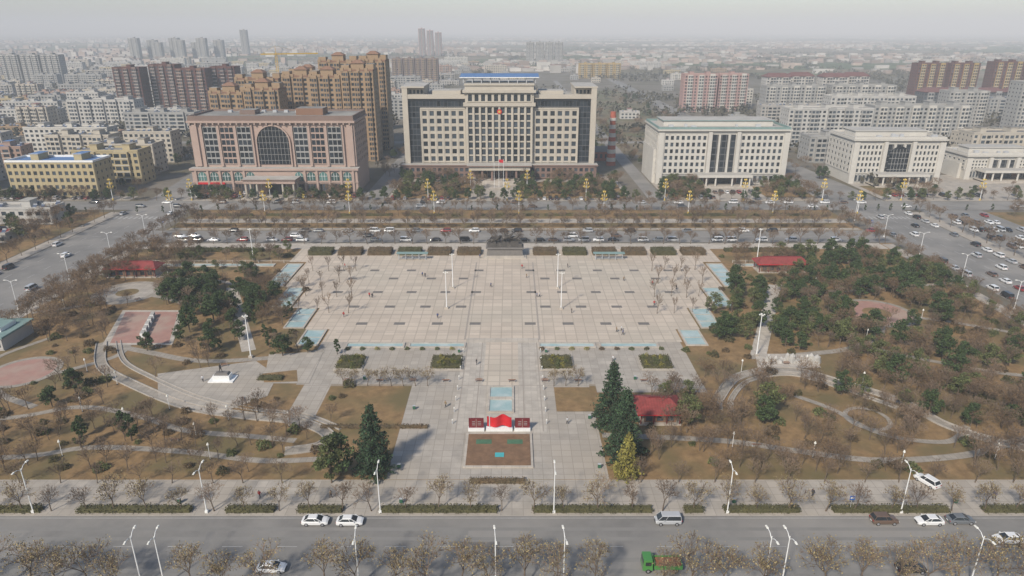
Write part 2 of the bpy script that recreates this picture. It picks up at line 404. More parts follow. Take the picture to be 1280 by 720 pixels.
sheet('paved_circle',circ(110,190,11),z1,M_path); sheet('paved_circle_inner',circ(110,190,9.5),z2,M_pinkp); sheet('paved_circle_inner',circ(110,190,4),z3,M_lawn)
sheet('paved_square',[(62,154),(64,162),(79,162),(78,154)],zn(),M_paleP)
sheet('lawn_patch',rect(10,18.5,133,144),ZC[0],M_lawn,False)
sheet('pavement',rect(20,46,141.5,145.4),ZC[0],M_conc)
for x,y,r in ((70,143,3.2),(62,146,2.4),(-60,134.5,2)): sheet('lawn_patch',circ(x,y,r,24),zn(),M_lawn,False)

# ------------------------------------------------------------------ trees
def bare_mesh(seed,H=7.0,spread=.62,leaves=0,lm=None,lv=4,r0=.12,upright=False,rmin=.026,tk=1.0):
    rg=random.Random(seed); b=MB(); tips=[]
    def br(p,d,l,r,lev):
        seg=2 if lev<3 else 1
        for i in range(seg):
            d=(d+Vector((rg.gauss(0,.09),rg.gauss(0,.09),rg.gauss(0.05,.05)))).normalized()
            q=p+d*(l/seg); b.tube(p,q,max(r,rmin),max(r*.82,rmin*.8),6 if lev==0 else (4 if lev<2 else 3),M_bark if lev<2 else M_twig); p=q; r*=.82
            if lev>=1 and lev<lv and i==0:
                a=d.orthogonal().normalized(); a.rotate(Matrix.Rotation(rg.random()*6.28,3,d))
                br(p,(d+a*.8).normalized(),l*.6,r*.6,lev+1)
        if lev>=lv: tips.append(p); return
        n=4 if lev==0 else 3
        t0=rg.random()*6.28
        for i in range(n):
            a=d.orthogonal().normalized(); a.rotate(Matrix.Rotation(t0+i*6.28/n+rg.gauss(0,.25),3,d))
            s=spread*(1 if lev else 1.05)*rg.uniform(.75,1.2)
            br(p,(d+a*s+Vector((0,0,.22 if upright else .08))).normalized(),l*rg.uniform(.58,.78),r*.66,lev+1)
    br(Vector((0,0,-.1)),Vector((0,0,1)),H*.30,r0,0)
    zmax=max(v[2] for v in b.v); k=H/zmax; b.v=[(x*k,y*k,z*k) for x,y,z in b.v]
    for i in range(leaves):
        t=rg.choice(tips)*k; b.leaf(t+Vector((rg.gauss(0,.3),rg.gauss(0,.3),rg.gauss(0,.25))),rg.uniform(.12,.24),lm,rg)
    return b.mesh('bare_tree')
def leafy_mesh(seed,H=7.0,Wd=5.8,m=None,n=24,per=95,sz=.36,low=.2):
    rg=random.Random(seed); b=MB(); m=m or M_leaf
    b.tube((0,0,-.1),(0,0,H*.45),.17,.11,7,M_bark)
    for i in range(n):
        t=rg.random()*6.28; f=(i+.5)/n; z=H*(low+.08+(1-low-.16)*f)
        env=math.sin(math.pi*min(1,max(.08,(z/H-low)/(1-low)))**.75)
        rr=Wd/2*env*rg.uniform(.35,.86); c=Vector((rr*math.cos(t),rr*math.sin(t),z))
        b.tube((0,0,min(z*.75,H*.5)),tuple(c),.05,.02,4,M_bark)
        cr_=rg.uniform(.55,1.05)*Wd*.17
        for k in range(per):
            v=Vector((rg.gauss(0,1),rg.gauss(0,1),rg.gauss(0,1))).normalized()*cr_*rg.uniform(.55,1.1); v.z*=.75
            b.leaf(c+v,sz*rg.uniform(.6,1.2),m,rg)
    return b.mesh('evergreen_tree')
def conifer_mesh(seed,H=15.0,Rb=3.9,m=None,whorls=26,sz=.42):
    rg=random.Random(seed); b=MB(); m=m or M_cedar
    b.tube((0,0,-.1),(0,0,H*.97),.26,.03,8,M_bark)
    for w in range(whorls):
        f=w/whorls; z=H*(.06+.92*f); rr=Rb*(1-f)**.72*rg.uniform(.85,1.15)+.2
        nb=int(9-3*f); t0=rg.random()*6
        for i in range(nb):
            t=t0+i*6.28/nb+rg.gauss(0,.2); l=rr*rg.uniform(.7,1.12)
            tip=Vector((l*math.cos(t),l*math.sin(t),z-l*.10+rg.gauss(0,.15)))
            base=Vector((0,0,z)); b.tube(base,tip,.05,.012,3,M_bark)
            cnt=int(8+l*13)
            for k in range(cnt):
                u=rg.uniform(.12,1.04)**.7; p=base.lerp(tip,u)
                wv=.13*l*(1.15-u)+.14
                p+=Vector((rg.gauss(0,wv),rg.gauss(0,wv),rg.gauss(-.06,.13)))
                b.leaf(p,sz*rg.uniform(.6,1.15),m,rg)
    for k in range(25): b.leaf((rg.gauss(0,.1),rg.gauss(0,.1),H*rg.uniform(.93,1.0)),.3,m,rg)
    return b.mesh('cedar_tree')
def shrub_mesh(seed,m,n=420,sz=.24):
    rg=random.Random(seed); b=MB()
    for i in range(5):
        t=rg.random()*6.28; b.tube((0,0,-.05),(.4*math.cos(t),.4*math.sin(t),.8),.03,.015,3,M_bark)
    for i in range(n):
        v=Vector((rg.gauss(0,1),rg.gauss(0,1),abs(rg.gauss(0,1)))).normalized()
        r_=rg.uniform(.7,1.0)*(1+.15*math.sin(v.x*5+seed)+.12*math.sin(v.y*6))
        b.leaf((v.x*r_,v.y*r_,.1+v.z*r_*1.15),sz*rg.uniform(.6,1.2),m,rg)
    return b.mesh('shrub')
P_bare=[bare_mesh(i,7.0,leaves=120,lm=M_leafbrown) for i in range(5)]
P_far=[bare_mesh(i+5,7.0,leaves=160,lm=M_leafbrown,rmin=.042) for i in range(4)]
P_bareleaf=[bare_mesh(20+i,7.0,leaves=600,lm=M_leafdry) for i in range(4)]
P_brown=[bare_mesh(30+i,8.0,.7,leaves=1600,lm=M_leafbrown) for i in range(3)]
P_sap=[bare_mesh(40+i,6.0,.34,lv=3,r0=.08,upright=True,rmin=.028) for i in range(3)]
P_ever=[leafy_mesh(i) for i in range(4)]
P_olive=[leafy_mesh(10+i,m=M_leaf2,n=20,per=75) for i in range(3)]
P_col=[leafy_mesh(50+i,H=7,Wd=3.2,m=M_leaf,n=20,per=70,low=.08) for i in range(2)]
P_conb=[conifer_mesh(60+i) for i in range(3)]
P_cony=conifer_mesh(66,H=10,Rb=2.5,m=M_leafy,whorls=18,sz=.38)
P_shrub=[shrub_mesh(1,M_hedge),shrub_mesh(2,M_leaf2),shrub_mesh(3,M_hedgeb),shrub_mesh(4,M_leafy,260)]
H0={'bare':(P_bare,7,'bare_tree'),'far':(P_far,7,'bare_tree'),'bleaf':(P_bareleaf,7,'bare_tree'),'brown':(P_brown,8,'brown_leaved_tree'),'sap':(P_sap,6,'sapling_tree'),
    'ever':(P_ever,7,'evergreen_tree'),'olive':(P_olive,7,'camphor_tree'),'col':(P_col,7,'cypress_tree'),'cedar':(P_conb,15,'cedar_tree')}
def tree(kind,x,y,h,z=.14):
    if kind=='bare' and y>230: kind='far'
    ms,h0,nm=H0[kind]; s=h/h0; me=R.choice(ms)
    put(me,nm,(x,y,z),R.random()*6.28,(s*R.uniform(.92,1.1),s*R.uniform(.92,1.1),s))
def shrub(i,x,y,s,h=None): put(P_shrub[i],'shrub',(x,y,.14),R.random()*6.28,(s,s*R.uniform(.85,1.1),h or s*.8))
def scatter(kind,n,x0,x1,y0,y1,h0,h1,poly=None):
    c=0; t=0; pl_=[]
    while c<n and t<n*12:
        t+=1; x=R.uniform(x0,x1); y=R.uniform(y0,y1)
        if poly and not inside(poly,x,y): continue
        if any(inside(p,x,y) for p in PAVED): continue
        h=R.uniform(h0,h1)
        if any((x-a)**2+(y-b_)**2<(h*.3)**2 for a,b_ in pl_): continue
        pl_.append((x,y)); c+=1
        if kind=='shrub': shrub(R.choice((0,1,2,2)),x,y,h)
        else: tree(kind,x,y,h)
x=-150
while x<150:
    tree('bare' if R.random()<.45 else 'bleaf',x+R.uniform(-.5,.5),99.4,R.uniform(5.0,6.8)); x+=5.7
x=-105
while x<108:
    if R.random()<.93: tree('bleaf',x+R.uniform(-.8,.8),81.4+R.uniform(-.4,.4),R.uniform(6.6,9.0))
    x+=5.1
x=-145
while x<148:
    for yy in (261,282.6,291.5,314): 
        if yy<265 or R.random()<.9: tree('bare' if yy<300 else R.choice(('bare','brown')),x+R.uniform(-1,1),yy,R.uniform(5,7.8))
    if R.random()<.5: tree('brown',x,302+R.uniform(-3,3),R.uniform(4.5,6.5))
    x+=6.2
for x in range(-148,-26,7): 
    if x<-38: tree('bare',x+R.uniform(-1,1),107.4,R.uniform(4.5,6))
for x in range(24,150,7): tree('bare',x+R.uniform(-1,1),107.6,R.uniform(4.5,6))
for y in range(110,312,8):
    tree('brown' if R.random()<.6 else 'bare',-185.5,y,R.uniform(6,8.5))
    tree('bare',-147.5,y,R.uniform(5,7))
    tree('bare' if R.random()<.6 else 'brown',190,y,R.uniform(6,8))
    tree('bare',149.5,y,R.uniform(5,7))
for x,y,h,k in ((-26.5,110.5,15.5,0),(21.3,127,16,1),(22.3,115.5,16,2)): put(P_conb[k],'cedar_tree',(x,y,.14),k*1.3,(h/15,h/15,h/15))
put(P_cony,'golden_conifer_tree',(21.8,109.2,.14),0,1.0)
put(leafy_mesh(77,H=10.5,Wd=6,m=M_leaf2,n=34,per=90,low=.1),'camphor_tree',(-34,107.5,.14))
put(P_ever[0],'evergreen_tree',(-33,110,.14),1,1.3)
for k,x,y,h in (('ever',-87,183,9.5),('ever',-91,176,8.5),('ever',-97,164,5.6),('ever',-80,163,6.8),('ever',-60,161,6.5),('col',-46,162,4.8),('ever',-75,171,5.8),
    ('ever',-54,163,4.6),('ever',-108,208,8),('ever',-102,213,7.5),('ever',-104,135,5.5),('ever',-103,142,6.6),('col',-88,119,6.5),('col',-79,121.5,7),('col',-82,124,6),
    ('col',-90,123,5.5),('ever',72.6,208,9.5),('ever',71,203,8.5),('olive',56,131.4,8.6),('ever',54.5,128,6.8),('ever',77,140.5,6.5),('olive',81,139,6),('ever',92,145.5,8.3),('ever',92,131.4,6.8),
    ('ever',124,201,9),('ever',107,147,8),('olive',38,127,7.5),('olive',35,136.5,6),('brown',42,130,6.5),('olive',40,137,6),('brown',47,126,6.5),('ever',-84,190,7.5),('ever',-96,188,7),
    ('ever',-93,196,7.5),('ever',-100,200,7.5),('olive',103,139,6.5),('ever',-84,173,5.5),('col',-68,171,5),('col',-64,168,5),('ever',-91,170,5),('ever',-88,205,6.5),('ever',-80,180,6),('ever',-81,196,6),
    ('ever',-97,207,7),('ever',-104,200,6)):
    tree(k,x,y,h)
scatter('brown',40,-145,-120,165,250,6,8.5)
scatter('bare',40,-145,-108,112,225,5,7)
scatter('bare',95,-146,-38,110,137,4,6)
scatter('bare',26,-110,-52,138,215,4.5,6.5)
scatter('ever',20,-112,-72,172,222,5,8)
scatter('olive',14,-140,-85,205,252,4,6)
scatter('bare',22,-142,-84,205,252,4,6)
scatter('brown',18,-84,-66,178,226,3.5,5.5)
scatter('col',12,-92,-58,165,205,3.5,5)
scatter('shrub',120,-144,-38,110,250,.7,1.7)
scatter('bare',110,27,118,110,151,4.5,6.5)
scatter('brown',32,30,120,112,150,4,6)
scatter('ever',26,50,98,164,212,5,8,[(50,160),(98,160),(98,212),(76,212),(60,185)])
scatter('olive',26,50,98,164,212,4.5,7)
scatter('ever',46,98,147,200,244,5,8.5)
scatter('olive',36,98,147,180,250,4.5,7)
scatter('bare',115,80,147,110,205,4.5,7)
scatter('brown',74,92,147,115,240,4.5,7)
scatter('ever',22,92,147,118,190,5,8); scatter('olive',26,88,147,115,190,5,7.5)
scatter('shrub',190,22,147,110,250,.7,1.8)
scatter('brown',22,78,104,215,250,3.5,5)
for i in range(16):
    for s_ in (-1,1):
        tree('sap',AX+s_*(50+(i%4)*5+R.uniform(-.8,.8)-(2 if i<8 else 0)+ (i//4-1)*1.2),190+(i//4)*13+R.uniform(-1,1),R.uniform(5,7))
for x in [-40.5+i*2.9 for i in range(8)]: tree('bleaf',x,144.8,4.8)
for x in [10+i*2.9 for i in range(3)]: tree('bleaf',x,144.8,4.8)
for x in range(-44,42,4):
    if not -13<x<8: shrub(R.choice((0,1,2,3)),x,164.9,.75)
def fr(n,x0,x1,y0,y1,ks,h0,h1):
    for i in range(n): tree(R.choice(ks),R.uniform(x0,x1),R.uniform(y0,y1),R.uniform(h0,h1))
fr(60,-62,-16,338,384,('ever','olive','bare','brown','col'),4.5,9); fr(68,2,58,338,384,('ever','olive','bare','brown','col'),4.5,9)
fr(18,-163,-140,337,348,('ever','col','bare'),4,7); fr(18,-104,-80,337,348,('ever','col','bare'),4,7)
fr(40,79,98,338,370,('ever','bare','olive','brown'),4,8); fr(36,130,156,338,370,('ever','bare','olive','brown'),4,8)
fr(26,190,330,338,366,('ever','bare','brown'),4,7); fr(22,-262,-194,336,342,('ever','bare'),4,6)
fr(26,78,84,420,640,('bare','ever','brown'),5,8); fr(50,-80,-60,395,640,('bare','ever','brown'),5,9); fr(46,152,186,385,620,('bare','brown','ever'),5,8)
fr(60,-240,-192,350,800,('brown','bare','ever'),5,8); fr(170,-300,-190,110,310,('brown','brown','bare','bare','ever','olive'),6,9.5); fr(36,200,330,110,220,('brown','bare','ever'),6,9)
fr(46,226,300,228,312,('brown','bare','ever','olive'),5,8)
fr(120,-50,150,480,950,('bare','brown','brown','ever'),5,9)
for x in range(-280,300,6):
    tree(R.choice(('bare','ever','brown','olive')),x,336.2+R.uniform(-1,1),R.uniform(4.5,7.5))
    if R.random()<.5: tree('col',x+3,315.2 if x>-148 else 311,R.uniform(2.5,4))

def hedge(x0,x1,y0,y1,h,m,name='hedge',dens=1.0):
    b=MB(); rg=random.Random(int(x0*10+y0)); w=x1-x0; d=y1-y0
    cx,cy=(x0+x1)/2,(y0+y1)/2
    b.frust(-w/2+.15,w/2-.15,-d/2+.15,d/2-.15,0,h-.12,.12,.12,m)
    n=int((w*d+2*(w+d)*h)*(16 if w*d<60 else 9)*dens)
    ph=rg.random()*6
    for i in range(n):
        t=rg.random()*(w*d+2*(w+d)*h)
        if t<w*d:
            px=rg.uniform(-w/2,w/2); p=(px,rg.uniform(-d/2,d/2),h+rg.gauss(0,.09)+.14*math.sin(px*1.3+ph))
        elif t<w*d+2*w*h: p=(rg.uniform(-w/2,w/2),rg.choice((-1,1))*d/2+rg.gauss(0,.1),rg.uniform(0,h))
        else: p=(rg.choice((-1,1))*w/2+rg.gauss(0,.1),rg.uniform(-d/2,d/2),rg.uniform(0,h))
        b.leaf(p,rg.uniform(.15,.34) if w*d<60 else rg.uniform(.25,.5),m,rg)
    b.obj(name,(cx,cy,.14))
for a,c in ((-130,-98),(-92,-83.5),(-77,-56.8),(-50.7,-42),(-38,-30),(-23.4,-2.5),(3.7,24.9),(30.5,34),(37.6,51),(56.8,77.4),(83.5,92),(98,130)):
    hedge(a,c,98.7,100.3,.85,M_hedge)
for i in range(6):
    hedge(-77.3+i*11.3,-68.4+i*11.3,246,252,1.8,M_hedgeb if i%3 else M_hedge); hedge(8.1+i*11.3,17+i*11.3,246,252,1.8,M_hedgeb if i%3!=1 else M_hedge)
hedge(-140,-96,250.5,253,1.2,M_hedge); hedge(82,118,250.5,253,1.2,M_hedge)
for i in range(9): 
    hedge(-145+i*32,-119+i*32,304.5,306.3,1.0,M_hedge,dens=.6); hedge(-146+i*32,-120+i*32,286.5,288,1.0,M_hedgeb,dens=.6)
for x0,x1 in ((-20.5,-12.8),(7.4,15.2),(33,40.5),(-44.5,-38)): 
    b=MB(); b.box(x0-.4,x1+.4,152.9,160.4,.12,.4,M_paleP); b.obj('planter_kerb'); hedge(x0,x1,153.3,160,1.0,M_hedge,'planter_hedge')
    for k in range(14): shrub(R.choice((1,3,1)),R.uniform(x0+.6,x1-.6),R.uniform(153.8,159.5),R.uniform(.6,1.0),1.2)
hedge(-62,-56,147.3,149.5,.8,M_hedge); hedge(-41,-18,126,127.2,.6,M_hedgeb); hedge(-8,2.5,107,108.5,.6,M_hedgeb); hedge(-118,-108,125,126.4,.8,M_hedgeb)

# ------------------------------------------------------------------ buildings
S=(0,-1,0); U0=(1,0,0)
def sides(b,x0,x1,y0,y1,z0,z1,rows,wm,gm,wf=.45,hf=.5,cw=4.0):
    n=max(2,int((y1-y0)/cw))
    b.grid((x1,y0,0),(0,1,0),(1,0,0),0,y1-y0,z0,z1,n,rows,wf,hf,wm,gm)
    b.grid((x0,y1,0),(0,-1,0),(-1,0,0),0,y1-y0,z0,z1,n,rows,wf,hf,wm,gm)
def parapet(b,x0,x1,y0,y1,z,h,m,t=.4):
    b.box(x0-.2,x1+.2,y0-.2,y0+t,z,z+h,m); b.box(x0-.2,x1+.2,y1-t,y1+.2,z,z+h,m)
    b.box(x0-.2,x0+t,y0+t,y1-t,z,z+h-.01,m); b.box(x1-t,x1+.2,y0+t,y1-t,z,z+h-.01,m)

def hotel():
    b=MB(); p=W['pinkstone']; dk=W['pinkdark']; x0,x1,y0,y1=-41.5,41.5,0,30
    b.box(x0,x1,y0,y1,0,36,p,M_roof)
    O=(0,0,0)
    for s_ in (-1,1):
        c=s_*23
        b.grid(O,U0,S,c-12.5,c+12.5,15,34,1,1,.98,.98,W['darkgrey'],M_glassd,.25)
        for j in range(3):
            xx=c-12+j*8.6
            b.grid(O,U0,S,xx,xx+6.8,15,34,3,6,.86,.76,p if j==1 else W['grey'],M_glassd,.45,.3)
        b.box(c-13.2,c-12.4,-1,0,14,35,p); b.box(c+12.4,c+13.2,-1,0,14,35,p)
        for j in range(2): b.box(c-12+j*8.6+7,c-12+j*8.6+8.3,-.9,0,14,34.5,p)
        b.box(s_*39.5-1.5,s_*39.5+1.5,-.8,0,14,35,p)
    r=8.2; zc=26.2; pts=[(-r,15),(r,15)]+[(r*math.cos(rad(a)),zc+r*math.sin(rad(a))) for a in range(0,181,10)]
    b.face([(x,-.35,z) for x,z in pts],M_glassd)
    for i in range(18):
        a,a2=rad(i*10),rad(i*10+10)
        q=[(r*math.cos(a),r*math.sin(a)),((r+.7)*math.cos(a),(r+.7)*math.sin(a)),((r+.7)*math.cos(a2),(r+.7)*math.sin(a2)),(r*math.cos(a2),r*math.sin(a2))]
        b.hexa([(q[0][0],-.9,zc+q[0][1]),(q[1][0],-.9,zc+q[1][1]),(q[1][0],0,zc+q[1][1]),(q[0][0],0,zc+q[0][1]),(q[3][0],-.9,zc+q[3][1]),(q[2][0],-.9,zc+q[2][1]),(q[2][0],0,zc+q[2][1]),(q[3][0],0,zc+q[3][1])],p)
    b.box(-r-.7,-r,-.9,0,14,zc,p); b.box(r,r+.7,-.9,0,14,zc,p)
    for i in range(-4,5):
        x=i*1.8; zt=zc+math.sqrt(max(0,r*r-x*x)); b.box(x-.06,x+.06,-.5,-.36,15,zt,W['grey'])
    for z in range(17,34,3):
        w=r if z<zc else math.sqrt(r*r-(z-zc)**2); b.box(-w,w,-.48,-.37,z-.06,z+.06,W['grey'])
    b.box(x0-1,x1+1,y0-1.6,y1+1,36,37,p); b.box(x0-.4,x1+.4,y0-1,y1+.4,37.0,38.4,dk); parapet(b,x0,x1,y0-.6,y1,38.4,1.1,dk)
    b.box(x0+.5,x1-.5,y0+.5,y1-.5,38.41,38.6,M_roof)
    for i in range(28): b.box(x0+i*3,x0+i*3+.7,-1.5,0,35.1,35.98,p)
    b.box(10,24,10,20,38.5,42,W['rust'],M_roof); b.box(-20,-12,12,20,38.5,41,dk,M_roof)
    for i in range(9): b.box(-30+i*6,-28+i*6,22,24,38.5,39.8,M_grey)
    b.box(x0-1,x1+1,-4,0,0,12.5,p,M_roofp); b.box(x0-1.8,x1+1.8,-4.9,0,12.5,13.6,p,M_roofp); b.box(x0-1.3,x1+1.3,-4.4,-.01,6.2,6.8,p)
    Op=(0,-4,0)
    for s_ in (-1,1):
        for i in range(5):
            c=s_*(12.5+i*6.2)
            b.grid(Op,U0,S,c-2.2,c+2.2,.5,5.6,3,1,.9,.94,dk,M_glass,.2)
            pts=[(c-2.1,7.2),(c+2.1,7.2)]+[(c+2.1*math.cos(rad(a)),9.6+2.1*math.sin(rad(a))) for a in range(0,181,20)]
            b.face([(x,-4.1,z) for x,z in pts],M_glassg)
            for k in (-.7,.7): b.box(c+k-.07,c+k+.07,-4.22,-4.11,7.2,11.2,M_white)
            b.box(c-2.1,c+2.1,-4.21,-4.12,9.5,9.65,M_white)
            b.box(c+s_*3.1-.5,c+s_*3.1+.5,-4.7,-4,0,12.5,p)
    b.box(-13,13,-14,-4.9,7.6,9.4,p,M_roofp); b.box(-13.6,13.6,-14.6,-4.9,9.4,9.9,dk,M_roofp)
    for x in (-12,-6.5,6.5,12):
        for y in (-13.2,-7): b.tube((x,y,.1),(x,y,7.6),.6,.5,12,W['cream'])
    b.box(-5,5,-4.3,-4.01,.2,5.5,M_glassd); 
    for i in range(3): b.box(-14-i*.4,14+i*.4,-14.8-i*.4,-4,0,.45-.15*i,M_paleP)
    for x in (-16,16): b.frust(x-.9,x+.9,-12.2,-10.4,0,1,.2,.2,M_gold); b.tube((x,-11.3,1),(x,-11.3,3.4),.7,.4,10,M_gold,True)
    b.box(-41,-26,-4.6,-4.42,5.4,6.4,M_red)
    sides(b,x0,x1,y0,y1,14,35,6,p,M_glass)
    b.obj('hotel_building',(-122,353,.12))
hotel()

def gov():
    b=MB(); c=W['cream']; pod=W['podium']; d=32; O=(0,0,0)
    for s_ in (-1,1):
        a,e_=sorted((s_*19,s_*53)); 
        b.box(a,e_,0,d,0,44,W['darkgrey'],M_roof)
        b.grid(O,U0,S,a,e_,9,43,17,11,.93,.9,W['darkgrey'],M_glassd,.15)
        b.box(a,e_,-1.6,0,44.2,46.5,c); b.box(a,e_,0,d,44.01,45.5,c,M_roof)
        p0,p1=sorted((s_*51,s_*54)); b.box(p0,p1,-1.8,d+.5,0,50,c); 
        q0,q1=sorted((s_*42,s_*51)); b.box(q0,q1,2,d-4,45.5,50,c,M_roofp); b.grid((0,2,0),U0,S,q0+.3,q1-.3,46,49.4,4,1,.6,.6,c,M_glass,.25)
        b.box(min(q0,p0)-.4,max(q1,p1)+.4,-2,d-2,50,50.8,c,M_roofp)
        w0,w1=sorted((s_*19.5,s_*44)); b.box(w0,w1,-1.2,0,8,38.5,c); b.grid((0,-1.2,0),U0,S,w0,w1,9,38.4,6,7,.60,.62,c,M_glass,.55)
        b.box(w0-.3,w1+.3,-2.0,-.01,38.5,39.3,c)
        for i in range(7):
            xx=w0+i*(w1-w0)/6; b.box(xx-.35,xx+.35,-1.95,-1.19,8.5,38.4,c)
    b.box(-19,19,-3,d,0,52,c,M_roofp)
    Oc=(0,-3,0)
    b.grid(Oc,U0,S,-18,18,9.5,40,10,8,.62,.80,c,M_glass,.5)
    for i in range(11):
        xx=-18+i*3.6; b.box(xx-.5,xx+.5,-4.1,-3,9.4,40.3,c)
    b.grid(Oc,U0,S,-18,18,42.6,47.2,10,1,.6,.8,c,M_glassd,.4)
    b.box(-20,20,-4.6,0,40.4,42.2,c); b.box(-20.2,20.2,-4.6,d,47.6,49,c,M_roofp); b.box(-19.3,19.3,-3.6,d,51.4,52.4,c,M_roofp)
    for x in range(-20,21,5):
        b.box(x-.2,x+.2,1,1.4,52.4,55.4,M_grey); b.box(x-.2,x+.2,14,14.4,52.4,56.4,M_grey)
    b.hexa([(-22,0,55.2),(22,0,55.2),(22,15,56.4),(-22,15,56.4),(-22,0,55.6),(22,0,55.6),(22,15,56.8),(-22,15,56.8)],M_white,M_roofb)
    b.tube((0,-4.3,37.5),(0,-3.9,37.5),1.3,1.3,20,M_red,True); b.tube((0,-4.4,37.5),(0,-4.28,37.5),.7,.7,16,M_gold,True)
    b.box(-55,55,-6,0,0,7.6,pod,M_roofp); b.box(-55.8,55.8,-6.8,0,7.6,8.4,pod,M_roofp)
    Op=(0,-6,0)
    for s_ in (-1,1):
        a,e_=sorted((s_*17,s_*54)); b.grid(Op,U0,S,a,e_,.8,7.2,12,2,.62,.62,pod,M_glass,.45)
    b.box(-17,17,-16,-6.8,7.0,9.2,c,M_roofp); b.box(-18,18,-17,-6.8,9.2,9.8,pod,M_roofp)
    for x in (-15.5,-9.5,-4,4,9.5,15.5): b.tube((x,-14.8,1.4),(x,-14.8,7),.7,.6,14,pod); b.box(x-.95,x+.95,-15.8,-13.9,.9,1.5,pod)
    b.box(-12,12,-6.4,-6.02,1.2,6.4,M_glassd)
    for i in range(8): b.box(-16,16,-22+i*.7,-6,0,.17+i*.17,M_paleP)
    for i in range(8): b.box(-10+i*2.6,-9.2+i*2.6,-6.6,-6.41,1.2,6.4,pod)
    b.box(-38,-22,6,20,45.5,48,W['cream'],M_roofp); b.box(22,36,6,18,45.5,48,W['cream'],M_roofp)
    for i in range(10): b.box(-48+i*2.4,-46.5+i*2.4,22,26,45.5,47,M_grey)
    sides(b,-54,54,0,d,9,43,9,c,M_glass)
    b.obj('government_building',(-7,393,.12))
    b=MB()
    for x in (-9.5,-7,-4.5): b.tube((x,0,0),(x,0,16),.12,.06,8,M_white)
    b.box(-12,-2,-2,2,0,.9,M_paleP)
    b.face([(-7,0,15.8),(-4.6,.3,15.5),(-4.6,.3,13.9),(-7,0,14.2)],M_red)
    b.obj('flagpole',(0,362,.15))
gov()

def office(name,w,h,loc,rows,nl,arch=False,trim=None,d=38,wing=True):
    b=MB(); c=W['offwhite']; g=W['grey']; x0,x1=-w/2,w/2; O=(0,0,0)
    b.box(x0,x1,0,d,0,h-1,c,M_roofp)
    cw=7.5
    for s_ in (-1,1):
        a,e_=sorted((s_*(cw+1.5),s_*(w/2-3)))
        b.grid(O,U0,S,a,e_,5.5,h-3,nl,rows,.56,.60,c,M_glass,.5)
        b.grid(O,U0,S,a,e_,.8,4.8,nl,1,.6,.8,g,M_glass,.4)
        p0,p1=sorted((s_*(w/2-3),s_*w/2)); b.box(p0,p1,-1.1,0,0,h-2,c)
        b.box(s_*(cw+.2)-1,s_*(cw+.2)+1,-1.6,0,5,h-1.5,c)
        if wing: q0,q1=sorted((s_*(w/2),s_*(w/2+1.6))); b.box(q0,q1,3,d-4,0,h*.62,c,M_roofp)
    b.grid(O,U0,S,-cw+1.2,cw-1.2,5.5,h-3,5,rows,.86,.86,W['darkgrey'],M_glassd,.3)
    for x in (-cw*.35,cw*.35): b.box(x-.5,x+.5,-1.4,0,5,h-3,c)
    b.box(x0-.8,x1+.8,-1.5,d+.6,h-1,h-.2,c,M_roofp)
    parapet(b,x0,x1,0,d,h-.2,1.1,trim or c)
    b.box(x0+5,x1-5,d*.35,d*.8,h-.2,h+2.6,c,M_roofp); b.box(x0+4.4,x1-4.4,d*.35-.6,d*.8+.6,h+2.6,h+3,trim or c,M_roofp)
    if arch:
        r=5.4
        b.face([(x,-1.62,z) for x,z in [(-r,5.2),(r,5.2)]+[(r*math.cos(rad(t)),h*.62+r*math.sin(rad(t))) for t in range(0,181,15)]],M_glassd)
        for x in (-3.4,-1.7,0,1.7,3.4): b.box(x-.08,x+.08,-1.75,-1.63,5.2,h*.62+3.8,W['grey'])
        for z in range(8,int(h*.62)+3,3): b.box(-r,r,-1.74,-1.64,z-.1,z+.1,W['grey'])
    b.box(-15,15,-9,0,5.2,6.6,c,M_roofp)
    for x in (-14,-9.5,-4.5,4.5,9.5,14): b.tube((x,-8,.6),(x,-8,5.2),.5,.45,12,c)
    b.box(-6,6,-.6,-.31,.3,4.6,M_glassd); b.box(-9,-6.4,-.62,-.32,.6,4.4,W['rust']); b.box(6.4,9,-.62,-.32,.6,4.4,W['rust'])
    for i in range(4): b.box(-15,15,-12+i*.6,-.01,0,.15+i*.15,M_paleP)
    for i in range(12): 
        xx=R.uniform(x0+3,x1-6); yy=R.choice((R.uniform(2,d*.3),d*.85)); b.box(xx,xx+R.uniform(1,3),yy,yy+1.5,h-.2,h+R.uniform(.5,1.6),M_grey)
    sides(b,x0,x1,0,d,5.5,h-3,rows,c,M_glass)
    b.obj(name,loc)
office('office_building',71,30,(115,375,.12),6,8,trim=M_teal)
office('office_building',50,24.5,(212,377,.12),5,6,arch=True,d=30,wing=False)
office('office_building',42,14,(279,388,.12),3,5,d=22)

